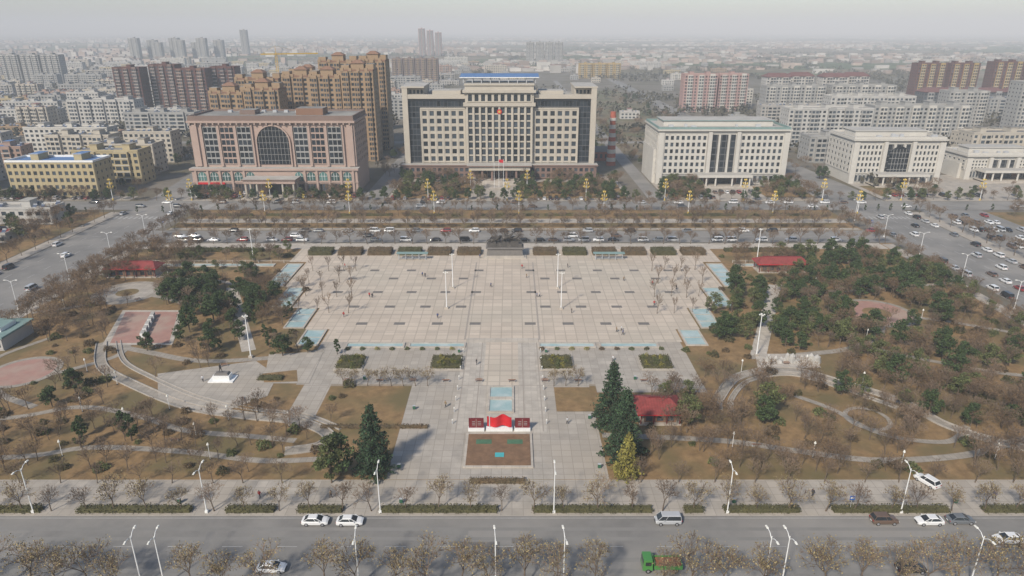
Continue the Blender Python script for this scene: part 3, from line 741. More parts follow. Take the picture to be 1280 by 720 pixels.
def apt(w,d,h,wm,floors,cols,roofm=None,bays=0,bm=None,hip=False,solar=True,seed=0,top=None,blue=False,name='apt'):
    rg=random.Random(seed); b=MB(); roofm=roofm or M_roof; x0,x1=-w/2,w/2
    b.box(x0,x1,0,d,0,h,wm,roofm)
    fh=h/floors
    b.grid((0,0,0),U0,S,x0,x1,.3,h-.2,cols,floors,.58,.55,wm,M_glass,.3)
    n=max(2,int(d/4)); b.grid((x1,0,0),(0,1,0),(1,0,0),0,d,.3,h-.2,n,floors,.35,.4,wm,M_glass,.25); b.grid((x0,d,0),(0,-1,0),(-1,0,0),0,d,.3,h-.2,n,floors,.35,.4,wm,M_glass,.25)
    for i in range(bays):
        c=x0+(i+.5)*w/bays; bw=w/bays*.22
        b.box(c-bw,c+bw,-1.5,0,0,h+ (1.2 if rg.random()<.5 else 0),bm or wm,roofm)
        b.grid((0,-1.5,0),U0,S,c-bw,c+bw,.5,h-.3,2,floors,.75,.6,bm or wm,M_glass,.2)
        for f in range(1,floors): b.box(c-bw-.15,c+bw+.15,-1.85,-1.5,f*fh-.2,f*fh+.2,W['offwhite'] if (bm or wm).name!='wall_tan' else W['tan'])
    if hip:
        b.frust(x0-.8,x1+.8,-1,d+1,h,h+.4,0,0,roofm)
        b.frust(x0-.8,x1+.8,-1,d+1,h+.4,h+4,d*.3,d*.45,roofm)
    else:
        parapet(b,x0,x1,0,d,h,1.0,top or wm,.3)
        k=max(1,int(w/16))
        for i in range(k):
            c=x0+(i+.5)*w/k; b.box(c-2,c+2,d*.4,d*.9,h,h+3,wm,roofm); b.box(c-2.4,c+2.4,d*.4-.4,d*.9+.4,h+3,h+3.25,top or wm,roofm)
        if solar:
            for i in range(int(w/3.2)):
                if rg.random()<.6:
                    xx=x0+1.5+i*3.1; yy=rg.choice((1.8,d*.25,d*.8)); b.hexa([(xx,yy,h+.3),(xx+1.6,yy,h+.3),(xx+1.6,yy+1.5,h+1.3),(xx,yy+1.5,h+1.3),(xx,yy,h+.4),(xx+1.6,yy,h+.4),(xx+1.6,yy+1.5,h+1.4),(xx,yy+1.5,h+1.4)],M_solar)
                    b.tube((xx,yy+1.6,h+1.5),(xx+1.6,yy+1.6,h+1.5),.25,.25,6,M_grey,True)
    return b.mesh(name)
placed=[]
def bld(me,x,y,w,d,name='apartment_building',rz=0):
    put(me,name,(x,y,.02),rz); placed.append((x-w/2-6,x+w/2+6,y-6,y+d+6))
bld(apt(44,16,18,W['yellow'],5,14,M_roofb,solar=False,seed=1,top=M_white),-232,342,44,16,'office_building')
bld(apt(36,14,18,W['yellow'],5,11,bays=2,seed=2),-222,374,36,14); bld(apt(36,14,17,W['cream'],5,11,seed=3),-228,402,36,14)
bld(apt(30,13,19,W['cream'],6,9,seed=4),-232,440,30,13); bld(apt(40,13,18,W['cream'],6,12,bays=3,seed=4),-272,432,40,13)
for i,(x,y,w,fl,wm) in enumerate(((-214,290,26,2,'white'),(-212,262,20,1,'stainedwhite'),(-216,232,26,2,'cream'),(-213,200,20,1,'white'),(-240,285,24,3,'salmon'),(-245,250,26,2,'grey'))):
    put(apt(w,10,fl*3.4,W[wm],fl,int(w/3.3),(M_roof,M_roofr,M_roofb)[i%3],seed=300+i),'shop_building',(x,y,.12),0)
for i,(x,y,w,h) in enumerate(((-182,452,24,42),(-157,442,22,45),(-176,490,30,48),(-140,470,24,51),(-118,452,22,52),(-97,446,20,56),(-122,500,26,59),(-96,492,18,60),(-150,520,26,50))):
    f=int(h/3); me=apt(w,16,h,W['tan'],f,7,mat('tan_roof',(.27,.20,.145),(.21,.155,.115),.4),bays=3,bm=W['tan'],seed=i,solar=False,top=W['rust'])
    bld(me,x,y,w,16,'apartment_tower')
    b=MB(); b.box(-4,4,3,11,0,4.5,W['tan'],M_roof); b.frust(-4.6,4.6,2.4,11.6,4.5,6.5,3,3,W['rust']); b.box(-w/2,-w/2+5,2,8,0,3.5,W['tan'],M_roof); b.box(w/2-5,w/2,4,12,0,4,W['tan'],M_roof)
    for k in range(4): b.box(-w/2+k*w/4,-w/2+k*w/4+2,-.6,.4,0,1.9,W['tan'])
    o=b.obj('rooftop_pavilion',(x,y,h+.02))
def twr(x,y,w,h,wm,fl,bays=3,bm=None,n='apartment_tower',hip=False,rm=None,d=16,seed=0):
    bld(apt(w,d,h,wm,fl,max(4,int(w/3.2)),rm,bays,bm,hip,False,seed,top=None),x,y,w,d,n)
twr(-378,700,26,45,W['redbrown'],15,3,W['pinkdark']); twr(-350,715,26,47,W['redbrown'],15,3,W['pinkdark']); twr(-316,700,30,44,W['redbrown'],14,3,W['rust']); twr(-290,716,24,45,W['redbrown'],14,3)
twr(-355,607,58,23,W['white'],7,5,n='apartment_building'); twr(-250,640,28,30,W['grey'],10,3)
twr(194,730,34,37,W['pink'],12,3,W['offwhite']); twr(229,735,30,37,W['pink'],12,3,W['offwhite'])
twr(268,668,56,30,W['grey'],10,5,W['offwhite']); twr(330,664,60,31,W['grey'],10,5,W['offwhite'])
for i in range(4): twr(285+i*30,760+i%2*14,26,33,W['white'],11,2,W['stainedwhite'],hip=True,rm=mat('maroon_roof',(.16,.08,.07),(.12,.06,.06),.4))
twr(228,500,60,27,W['white'],9,5,W['grey']); twr(304,518,72,27,W['grey'],9,6,W['offwhite']); twr(300,585,70,28,W['white'],9,5)
twr(204,440,28,16,W['grey'],5,2,n='apartment_building'); twr(255,446,40,15,W['white'],5,3,n='apartment_building'); twr(330,450,60,17,W['cream'],5,4,n='apartment_building')
twr(420,562,30,41,W['grey'],13,3,W['white']); twr(395,610,34,30,W['grey'],10,3,W['white'])
for x in (505,545): twr(x,860,34,42,W['redbrown'],13,3,W['ochre'])
for x in (590,635): twr(x,850,34,44,W['redbrown'],13,3,W['ochre'])
for i in range(4): twr(430+i*42,705,38,22,W['darkgrey'],6,3,W['grey'],hip=True,rm=MATS['maroon_roof'])
for i in range(3): twr(-296+i*27,2380,20,84-i*6,W['pink'],24,2,W['grey'])
for i in range(4): twr(-186+i*19,1162,17,36,W['pinkdark'],12,2,W['tan'])
for i in range(4): twr(46+i*24,1813,20,51,W['grey'],16,2,W['white'])
for i in range(3): twr(130+i*25,1262,23,24,W['ochre'],7,2,W['yellow'])
for i in range(8): twr(-1075+i*32,2056+i%2*40,26,58-(i%3)*6,W['grey'],18,2,W['white'])
twr(-905,2450,22,80,W['grey'],26,2)
for i in range(3): twr(-787+i*32,1125,28,43,W['grey'],14,3,W['white'])
protos=[]
cl=['white','stainedwhite','cream','grey','offwhite','salmon','white','stainedwhite','cream','tan','grey','yellow']
for i in range(20):
    w=R.choice((26,34,42,48,56)); fl=R.choice((3,4,5,5,6)); protos.append((apt(w,12.5,fl*3.05,W[cl[i%len(cl)]],fl,int(w/3.4),(M_roofb if i in(5,) else (M_roofr if i in (9,14) else M_roof)),bays=R.choice((0,2,3,4)),seed=100+i),w,12.5))
lowp=[]
for i in range(12):
    w=R.choice((14,18,24,30)); fl=R.choice((1,2,2,3)); lowp.append((apt(w,9.5,fl*3.2,W[cl[(i*5)%len(cl)]],fl,int(w/3.4),R.choice((M_roof,M_roof,M_roofr,M_roofb,M_roof)),seed=200+i),w,9.5))
def free(x,y,w,d):
    for a,b_,c,e_ in placed:
        if x+w/2>a and x-w/2<b_ and y+d>c and y<e_: return False
    return True
def onroad(x,y,w):
    if y>335:
        wr=-190-(y-335)*.17
        if wr-w/2-12<x<wr+w/2+16: return True
        if 160-w/2-8<x<182+w/2+8: return True
        if 44-w/2<x<80+w/2 or -80-w/2<x<-60+w/2: return True
    return 512<y<534
y=352
while y<1800:
    step=R.uniform(30,40) if y<900 else R.uniform(46,66)
    x=-.80*y-40
    while x<.80*y+40:
        left=x<-75
        if left: P=protos if R.random()<(.75 if y<1000 else .35) else lowp
        elif x<185 and y<1050: P=lowp
        else: P=protos if R.random()<(.7 if y<750 else .12) else lowp
        me,w,d=R.choice(P); cx=x+w/2; yy=y+R.uniform(-6,6)
        ok=free(cx,yy,w,d) and not onroad(cx,yy,w)
        if -200<cx<-60 and yy<420: ok=False
        if -70<cx<330 and yy<436: ok=False
        if not left and cx<185 and yy<1050 and R.random()<.92: ok=False
        if x>185 and y>780 and R.random()<.7: ok=False
        if x>.3*y and y>900: ok=False
        if R.random()<(.09 if y<900 else .45): ok=False
        if ok: put(me,'apartment_building' if P is protos else 'townhouse',(cx,yy,.02),R.choice((0,0,0,.03,-.04,.08)))
        x+=w+R.uniform(5,16)
        if R.random()<.08: x+=22
    y+=step
def kiln(x,y,h):
    b=MB(); n=11
    for i in range(n): 
        z0=h*.84*i/n; z1=h*.84*(i+1)/n; b.tube((0,0,z0),(0,0,z1),3.0-1.3*i/n,3.0-1.3*(i+1)/n,18,M_brick if i%2==0 else W['offwhite'])
    b.tube((0,0,h*.84),(0,0,h*.89),2.3,2.3,18,W['offwhite'],True); b.tube((0,0,h*.89),(0,0,h),1.9,1.6,18,M_brick,True)
    b.obj('striped_chimney',(x,y,0))
kiln(62.5,432,33); kiln(56,540,34)
b=MB(); b.box(-8,8,0,9,0,6,M_brick,M_roof); b.hexa([(-8.5,-.5,6),(8.5,-.5,6),(8.5,9.5,6),(-8.5,9.5,6),(-8.5,4.4,9),(8.5,4.4,9),(8.5,4.6,9),(-8.5,4.6,9)],M_roof); b.grid((0,0,0),U0,S,-8,8,1,5.5,5,1,.5,.6,M_brick,M_glass); b.obj('workshop_building',(58,446,0))
b=MB(); yl=mat('crane_yellow',(.6,.38,.05),(.5,.32,.04),1)
for sx in (-.8,.8):
    for sy in (-.8,.8): b.tube((sx,sy,0),(sx,sy,58),.18,.18,4,yl)
for z in range(0,58,3): b.tube((-.8,-.8,z),(.8,-.8,z+3),.1,.1,3,yl); b.tube((.8,-.8,z),(.8,.8,z+3),.1,.1,3,yl)
b.box(-14,40,-.5,.5,58,59.2,yl); b.box(-14,-10,-1,1,55.5,58,M_grey); b.tube((0,0,59),(0,0,66),.4,.1,4,yl); b.tube((0,0,66),(30,0,59.2),.08,.08,3,yl); b.tube((0,0,66),(-12,0,59.2),.08,.08,3,yl)
b.obj('tower_crane',(-226,690,0),.5)

vm_=[mat('distant_wall_a',(.42,.40,.37),(.33,.315,.29),.05,island=.4,world=True),mat('distant_wall_b',(.34,.27,.225),(.27,.215,.18),.05,island=.4,world=True)]
b=MB(); rg=random.Random(5)
for c in range(120):
    cy=1500+ (rg.random()**1.3)*6500; cx=rg.uniform(-.85,.85)*cy; n=int(rg.uniform(18,60)); 
    if cx<.1*cy and cy<3200: n=int(n*1.9)
    for i in range(n):
        x=cx+rg.gauss(0,130+cy*.03); y=cy+rg.gauss(0,50); w=rg.uniform(10,30); h=rg.choice((4,4,6,7,9)) if cx>0 else rg.choice((4,6,7,9,15)); d=rg.uniform(8,12)
        b.box(x,x+w,y,y+d,0,h,rg.choice(vm_),rg.choice((M_roof,M_roofp,M_roof,M_roofr)))
b.obj('distant_village')
b=MB(); dm=mat('distant_foliage',(.09,.08,.05),(.055,.052,.036),.05,island=.4,world=True)
for c in range(380):
    cy=450+(rg.random()**1.5)*7500; cx=rg.uniform(-.85,.85)*cy; a=rg.choice((0,0,.1,1.5)); ln=rg.uniform(60,400)
    for i in range(int(ln/6) if cy<3000 else int(ln/10)):
        t=rg.uniform(-.5,.5)*ln; x=cx+t*math.cos(a)+rg.gauss(0,3); y=cy+t*math.sin(a)+rg.gauss(0,3); h=rg.uniform(5,9)
        if abs(x-60)<30 and y<480: continue
        for k in range(9): b.leaf((x+rg.gauss(0,1.6),y+rg.gauss(0,1.6),h*rg.uniform(.25,1)),rg.uniform(2,3.6),dm,rg)
b.obj('distant_tree_belt')

# ------------------------------------------------------------------ park structures
def pavilion(x,y,w,d,h,rz=0):
    b=MB(); b.box(-w/2,w/2,-d/2,d/2,0,.3,M_paleP)
    b.box(-w/2+.8,w/2-.8,-d/2+.8,d/2-.8,.3,h-.4,W['cream'])
    b.grid((0,-d/2+.8,0),U0,S,-w/2+1,w/2-1,.5,h-.5,max(3,int(w/2.5)),1,.6,.7,W['rust'],M_glass,.2)
    n=int(w/3)
    for i in range(n+1):
        xx=-w/2+.3+i*(w-.6)/n; b.tube((xx,-d/2+.3,.3),(xx,-d/2+.3,h),.14,.14,8,M_dred); b.tube((xx,d/2-.3,.3),(xx,d/2-.3,h),.14,.14,8,M_dred)
    b.frust(-w/2-.6,w/2+.6,-d/2-.6,d/2+.6,h,h+.25,0,0,M_red); b.frust(-w/2-.6,w/2+.6,-d/2-.6,d/2+.6,h+.25,h+2.0,d*.35,d*.5+.45,M_roofr)
    b.box(-w/2+d*.3,w/2-d*.3,-.15,.15,h+1.95,h+2.2,M_dred)
    b.obj('red_roofed_pavilion',(x,y,.14),rz); PAVED.append(rect(x-w/2,x+w/2,y-d/2,y+d/2))
pavilion(-131,224,17,6,3.2); pavilion(95,229,17,6,3.2); pavilion(32,131,9,7.5,2.8)
b=MB(); b.box(-5,5,-6,6,0,3.6,W['white'],M_roofp); b.box(-5.6,5.6,-6.6,6.6,3.6,4.1,M_teal,M_teal); b.grid((0,-6,0),U0,S,-5,5,.4,3.4,4,1,.6,.6,W['white'],M_glass,.2); b.box(-2,3,-3,3,4.1,5.2,M_white,M_teal)
b.obj('kiosk_building',(-140,170,.14))
for x in (-37,36):
    b=MB()
    for i in range(5):
        for y in (-.8,.8): b.tube((-5+i*2.5,y,0),(-5+i*2.5,y,2.3),.1,.1,8,M_grey)
    b.hexa([(-5.8,-1,2.3),(5.8,-1,2.3),(5.8,1,2.3),(-5.8,1,2.3),(-5.8,-1,2.4),(5.8,-1,2.4),(5.8,1,2.6),(-5.8,1,2.6)],M_teal); b.box(-5,5,-.3,.3,.4,.5,M_grey)
    b.obj('canopy_shelter',(x,241.5,.2))
def board(x,w,h,m,wave=False):
    b=MB()
    for s_ in (-1,1): b.box(s_*w*.4-.1,s_*w*.4+.1,.05,.25,0,h,M_grey)
    if wave:
        n=14
        f=lambda t:.28*math.sin(t*2.2); g_=lambda t:.35*math.sin(t*1.3+.5)
        for i in range(n):
            a0=-w/2+w*i/n; a1=-w/2+w*(i+1)/n
            b.hexa([(a0,f(a0)-.12,.9+g_(a0)*.4),(a1,f(a1)-.12,.9+g_(a1)*.4),(a1,f(a1)+.1,.9+g_(a1)*.4),(a0,f(a0)+.1,.9+g_(a0)*.4),(a0,f(a0)-.12,h+g_(a0)),(a1,f(a1)-.12,h+g_(a1)),(a1,f(a1)+.1,h+g_(a1)),(a0,f(a0)+.1,h+g_(a0))],m)
    else:
        b.box(-w/2,w/2,-.1,.05,.7,h,m); 
        for z in (.65,h): b.box(-w/2-.08,w/2+.08,-.16,.1,z-.06,z+.06,m)
        for s_ in (-1,1): b.box(s_*(w/2+.04)-.05,s_*(w/2+.04)+.05,-.15,.09,.7,h-.06,m)
        for k in range(3): b.box(-w*.3,-w*.08,-.113,-.102,1.2+k*.4,1.32+k*.4,W['grey']); b.box(w*.1,w*.34,-.113,-.102,1.2+k*.4,1.32+k*.4,W['grey'])
        b.box(-.05,.05,-.14,-.101,.7,h,M_mid)
    b.box(-w/2-.2,w/2+.2,-.7,.5,0,.6,M_white)
    b.obj('display_board',(x,125.6,.2))
board(-7.6,3,2.8,M_dred); board(AX,5.2,3.3,M_red,True); board(2.2,3,2.8,M_dred)

def skin(verts,edges,radii,sub=1,root=0):
    me=bpy.data.meshes.new('tmp'); me.from_pydata([Vector(v) for v in verts],edges,[]); o=bpy.data.objects.new('tmp',me); scene.collection.objects.link(o)
    o.modifiers.new('s','SKIN')
    for i,r in enumerate(radii): me.skin_vertices[0].data[i].radius=(r,r)
    me.skin_vertices[0].data[root].use_root=True
    if sub: s=o.modifiers.new('u','SUBSURF'); s.levels=sub; s.render_levels=sub
    dg=bpy.context.evaluated_depsgraph_get(); m2=bpy.data.meshes.new_from_object(o.evaluated_get(dg)); bpy.data.objects.remove(o); return m2
def person_mesh(coat,pants,stride=.25,seed=0):
    s=stride
    v=[(0,0,.95),(0,0,1.15),(0,.0,1.4),(0,0,1.5),(0,-.02,1.6),(0,-.02,1.72),
       (.1,0,.9),(.11,-s*.5,.5),(.11,-s,.08),(.11,-s-.14,.04),(-.1,0,.9),(-.11,s*.3,.5),(-.11,s,.1),(-.11,s-.13,.04),
       (.2,0,1.4),(.26,s*.4,1.14),(.27,s*.5-.12,.9),(.27,s*.5-.17,.82),(-.2,0,1.4),(-.26,-s*.4,1.14),(-.27,-s*.6-.08,.9),(-.27,-s*.6-.12,.82)]
    e=[(0,1),(1,2),(2,3),(3,4),(4,5),(0,6),(6,7),(7,8),(8,9),(0,10),(10,11),(11,12),(12,13),(2,14),(14,15),(15,16),(16,17),(2,18),(18,19),(19,20),(20,21)]
    r=[.15,.15,.15,.06,.10,.08,.11,.08,.055,.05,.11,.08,.055,.05,.085,.06,.045,.035,.085,.06,.045,.035]
    me=skin(v,e,r,1)
    for m in (pants,coat,M_skin,M_hair): me.materials.append(m)
    for p in me.polygons:
        c=p.center; 
        if c.z>1.66 or (c.z>1.54 and c.y>.02): k=3
        elif c.z>1.5: k=2
        elif c.z<.86 and abs(c.x)<.2: k=0
        elif c.z<.88: k=2
        else: k=1
        p.material_index=k; p.use_smooth=True
    return me
cols_=[mat('coat_red',(.4,.03,.03),None,2),mat('coat_black',(.03,.03,.035),None,2),mat('coat_blue',(.05,.08,.2),None,2),mat('coat_white',(.6,.6,.6),None,2),mat('coat_khaki',(.25,.18,.1),None,2)]
pm=[person_mesh(c,mat('trousers',(.03,.03,.04),None,2),st) for c,st in zip(cols_,(.25,.05,.3,.15,.22))]
for i,(x,y) in enumerate(((-45.5,203),(-44.5,202.4),(8,203),(8.8,203.3),(38,218),(47,214),(54,210),(31,174),(26,158),(5,221),(3.6,231),(-9,156),(-22,186),(31,177),(29.5,176),(-60,232),(20,232),(-12,243),(-75,147),(-33,103),(-46,103),(55,103.5),(88,103),(12,128),(-15,135),(44,196),(-30,222),(-31,222.6),(60,228),(66,156),(-50,187),(18,190),(-7,212))):
    put(pm[i%5],'pedestrian',(x,y,.175 if y>110 else .12),R.random()*6.28,1.0)
def horse_mesh(s):
    v=[(0,0,1.35),(.55,0,1.4),(1.0,0,1.85),(1.25,0,2.25),(1.65,0,2.0),(-.6,0,1.4),(-.95,0,1.3),(-1.35,.05,.9),
       (.6,.2,1.1),(.95,.22,.85),(.75,.22,.35),(.6,-.2,1.1),(1.2,-.22,1.0),(1.15,-.22,.55),
       (-.65,.22,1.0),(-.95,.24,.6),(-.85,.24,.1),(-.65,-.22,1.0),(-1.15,-.24,.65),(-1.3,-.24,.15)]
    e=[(0,1),(1,2),(2,3),(3,4),(0,5),(5,6),(6,7),(1,8),(8,9),(9,10),(1,11),(11,12),(12,13),(5,14),(14,15),(15,16),(5,17),(17,18),(18,19)]
    r=[.36,.36,.22,.17,.09,.36,.14,.06,.15,.08,.05,.15,.08,.05,.18,.09,.05,.18,.09,.05]
    me=skin(v,e,r,1); me.materials.append(M_bronze); return me
hm=horse_mesh(1)
root=bpy.data.objects.new('horse_monument',None); scene.collection.objects.link(root); root.location=(AX,246.5,.18)
b=MB(); b.box(-8,8,-4.5,4.5,0,.35,M_paleP); b.box(-7.3,7.3,-3.8,3.8,.35,.7,M_paleP); b.frust(-6.8,6.8,-2.8,2.8,.7,3.3,.3,.3,M_dark); b.frust(-7.1,7.1,-3.1,3.1,3.3,3.7,.1,.1,M_dark)
o=b.obj('pedestal'); o.parent=root
b=MB(); rr=random.Random(3)
for i in range(20):
    x=-5.6+i*.6; b.frust(x-.9,x+.9,-2+rr.uniform(-.3,.5),1.8,3.65,4.6+rr.uniform(0,1.4),.4,.6,M_bronze)
o=b.obj('bronze_waves'); o.parent=root
for i,(x,y,z,a,s) in enumerate(((-3.8,-.9,4.3,.2,1.6),(-1.6,.5,4.7,-.1,1.75),(.8,-.8,4.9,.1,1.9),(3.4,.4,4.5,-.15,1.7),(-5,.6,4.0,.3,1.5))):
    o=put(hm,'bronze_horse',(x,y,z),a,s); o.parent=root
b=MB(); b.box(-3,3,-1.8,1.8,0,.3,M_white); b.box(-2,2,-1.1,1.1,.3,1.5,M_white); b.frust(-1.8,1.8,-.9,.9,1.5,2.0,.3,.2,M_dark); o=b.obj('stone_statue',(-70.5,148,.2))
me=person_mesh(M_bronze,M_bronze,.3); me.materials.clear(); me.materials.append(M_bronze)
for p in me.polygons: p.material_index=0
o2=put(me,'figure',(-.3,0,2.0),1.2,1.3); o2.parent=o
b=MB()
for i in range(5): b.box(-.5,.5,-8+i*3.4,-5.4+i*3.4,0,1.5,M_white,M_roofp); 
b.box(-.8,.8,-8.5,8.5,0,.35,M_paleP)
for i in range(5): b.box(.5,.56,-7.5+i*3.4,-6+i*3.4,.5,1.3,W['grey'])
b.obj('low_screen_wall',(-104.5,179.5,.2),.28)
bb=MB()
for i in range(4): bb.box(-.9,.9,-.22+i*.12,-.13+i*.12,.43,.47,W['rust'])
for i in range(2): bb.box(-.9,.9,.26,.29,.55+i*.15,.65+i*.15,W['rust'])
for x_ in (-.75,.75): bb.box(x_-.04,x_+.04,-.2,.3,0,.43,M_grey); bb.box(x_-.04,x_+.04,.22,.26,.43,.85,M_grey)
bme=bb.mesh('park_bench')
for i in range(10): put(bme,'park_bench',(-40+i*8,147,.17),3.14 if i%2 else 0)
for x,y,a in ((-73,155,.5),(-62,138,2),(-118,200,1),(-130,200,3),(70,156,0),(104,196,1),(116,184,4),(-95,166,0),(50,119.5,3.1),(-70,121.5,3.1)): put(bme,'park_bench',(x,y,.2),a)
gb=MB(); gb.box(-.12,.12,-.12,.12,0,.2,M_black); gb.tube((0,0,.2),(0,0,3.4),.06,.045,6,M_white); gb.tube((0,0,3.3),(0,0,3.42),.22,.26,8,M_white,True); gb.tube((0,0,3.42),(0,0,3.8),.24,.1,8,M_lglass,True); gme=gb.mesh('garden_lamp')
for x,y in ((-106,152),(-95,145.5),(-77,134),(-62,129.5),(-48,127),(-110,127),(-125,126.5),(-96,133),(-84,128.5),(-66,122.5),(-120,113.5),(-90,116),(-60,115),(-116,217),(-136,192),(-99,202),(45,119),(60,115.5),(76,112.5),(96,115),(120,124),(57,151.5),(74,154),(84,145),(97,170),(120,184),(112,154),(135,148),(100,211),(130,214)):
    put(gme,'garden_lamp',(x,y,.14))
tb=MB(); tb.box(-.3,.3,-.2,.2,.15,.95,mat('bin_green',(.04,.12,.07),None,2)); tb.box(-.33,.33,-.23,.23,.95,1.02,M_grey); tb.box(-.28,-.22,-.15,.15,0,.15,M_grey); tb.box(.22,.28,-.15,.15,0,.15,M_grey); tme=tb.mesh('litter_bin')
for x,y in ((-22,112),(17,112),(-22,134),(17,130),(-36,148),(30,148),(-14,163),(9,163),(-60,101.5),(-20,101.5),(40,101.5),(80,101.5)): put(tme,'litter_bin',(x,y,.17))
b=MB(); rr=random.Random(9)
for i in range(16):
    x=-6+i*.85; y=rr.uniform(-1.2,1.2); s=rr.uniform(.6,1.5)
    pts=[(x+s*rr.uniform(.7,1.1)*math.cos(t*1.047),y+s*rr.uniform(.7,1.1)*math.sin(t*1.047)) for t in range(6)]
    n=len(b.v); h=rr.uniform(.8,2.6); b.v.extend([(px,py,0) for px,py in pts]+[(px*.7+x*.3,py*.7+y*.3,h*.7) for px,py in pts]+[(x,y,h)])
    k=b.mi(M_rock)
    for j in range(6):
        q=(j+1)%6; b.f.append((n+j,n+q,n+6+q,n+6+j)); b.m.append(k); b.f.append((n+6+j,n+6+q,n+12)); b.m.append(k)
b.obj('rockery',(72,158,.2))

# ------------------------------------------------------------------ lamps
def lamp_mesh(h,arm=1.5,one=False):
    b=MB(); b.box(-.25,.25,-.25,.25,0,.5,M_white); b.tube((0,0,.4),(0,0,h),.12,.065,8,M_white)
    for s_ in ((1,) if one else (1,-1)):
        b.tube((0,0,h-.5),(0,s_*arm*.5,h+.15),.06,.05,6,M_white); b.tube((0,s_*arm*.5,h+.15),(0,s_*arm,h+.3),.05,.05,6,M_white)
        b.hexa([(-.16,s_*arm-.1,h+.2),(.16,s_*arm-.1,h+.2),(.16,s_*arm+.6*s_,h+.24),(-.16,s_*arm+.6*s_,h+.24),(-.12,s_*arm,h+.38),(.12,s_*arm,h+.38),(.1,s_*arm+.6*s_,h+.34),(-.1,s_*arm+.6*s_,h+.34)],M_lglass)
    return b.mesh('street_lamp')
l9=lamp_mesh(9.2)
for i in range(-4,6): put(l9,'street_lamp',(-23.3+30.7*i,99,.14))
for x in (-118,-88,-57,-53.5,-23.5,-2.5,7.9,38.8,41.5,70.5,100): put(l9,'street_lamp',(x,82.2,.14),.1)
for i in range(8):
    put(l9,'street_lamp',(-151,115+i*26,.14),1.57); put(l9,'street_lamp',(153.5,115+i*26,.14),1.57)
def mast(h=12):
    b=MB(); b.box(-.5,.5,-.5,.5,0,.6,M_paleP); b.tube((0,0,.5),(0,0,h),.17,.09,10,M_white)
    for i in range(4):
        a=i*1.57; 
        for z in (h-.5,): b.tube((0,0,z),(.6*math.cos(a),.6*math.sin(a),z+.2),.05,.04,5,M_white); b.box(.6*math.cos(a)-.15,.6*math.cos(a)+.15,.6*math.sin(a)-.15,.6*math.sin(a)+.15,z+.1,z+.35,M_lglass)
    return b.mesh('plaza_lamp_mast')
mm=mast()
for x,y in ((-19.5,211),(-20,193.5),(15,211),(15,193),(-68,160),(64,161),(91,241),(-96,241)): put(mm,'plaza_lamp_mast',(x,y,.17))
def gold_mesh(h=10):
    b=MB(); b.tube((0,0,0),(0,0,1.0),.4,.3,10,M_gold,True); b.tube((0,0,1),(0,0,h),.16,.1,8,M_white)
    for lev,(z,n,rr) in enumerate(((h*.66,6,1.4),(h*.82,6,1.1),(h,4,.6))):
        for i in range(n):
            a=i*6.283/n+lev*.4; x,y=rr*math.cos(a),rr*math.sin(a)
            b.tube((0,0,z-.5),(x*.7,y*.7,z-.25),.08,.07,5,M_gold); b.tube((x*.7,y*.7,z-.25),(x,y,z+.15),.07,.07,5,M_gold)
            b.tube((x,y,z+.1),(x,y,z+.35),.14,.30,8,M_gold); b.tube((x,y,z+.35),(x,y,z+.8),.30,.14,8,M_gold,True)
    b.tube((0,0,h),(0,0,h+1.3),.2,.05,8,M_gold)
    return b.mesh('ornamental_lamp')
gl=gold_mesh(); 
for i in range(9): put(gl,'ornamental_lamp',(-158+39.3*i+(4 if i else 0),309,.14))
for i in range(13): put(gl,'ornamental_lamp',(-200+39.5*i,335.8,.14),0,1.0)
for x in (-22,8): put(gl,'ornamental_lamp',(x,358,.15),0,1.0)
bl=MB(); bl.tube((0,0,0),(0,0,.9),.12,.1,8,M_grey,True); bl.tube((0,0,.9),(0,0,1.15),.16,.14,8,M_lglass,True); blm=bl.mesh('bollard_light')
for y in range(128,168,5):
    for x in (-12.9,7.5): put(blm,'bollard_light',(x,y,.16))
b=MB()
for i in range(60):
    x=-140+i*4.7
    if -82<x<77: continue
    b.box(x-.12,x+.12,-.12,.12,0,1.1,M_paleP); b.box(x+.12,x+4.58,-.05,.05,.85,.98,M_paleP); b.box(x+.12,x+4.58,-.05,.05,.3,.38,M_paleP)
b.obj('balustrade_fence',(0,237.6,.14))
for x,y in ((-150,100),(60,99.5),(155,285),(-150,285)):
    b=MB(); b.tube((0,0,0),(0,0,3.2),.05,.05,6,M_grey); b.box(-.45,.45,-.08,-.05,2.3,3.2,mat('sign_blue',(.03,.12,.42),None,2)); b.box(-.3,.3,-.095,-.081,2.6,2.9,M_white); b.obj('traffic_sign',(x,y,.14))

# ------------------------------------------------------------------ vehicles
M_lampw=mat('headlamp',(.8,.8,.78),None,2,rough=.15); M_lampr=mat('tail_lamp',(.35,.02,.02),None,2,rough=.2); M_cg=mat('car_glass',(.02,.025,.03),(.03,.035,.04),.3,rough=.08,spec=.6); M_hub=mat('hub',(.5,.5,.52),None,2,rough=.3,metal=.6)
def paint(n,c): 
    m=mat('car_paint_'+n,c,tuple(x*.93 for x in c),.4,rough=.28,spec=.5); m.node_tree.nodes['Principled BSDF'].inputs['Coat Weight'].default_value=.5; return m
CP={'white':paint('white',(.72,.72,.71)),'silver':paint('silver',(.42,.43,.44)),'black':paint('black',(.018,.018,.02)),'brown':paint('brown',(.13,.085,.06)),'grey':paint('grey',(.14,.15,.16)),'red':paint('red',(.25,.03,.03)),'blue':paint('blue',(.04,.07,.2)),'green':paint('green',(.06,.22,.05))}
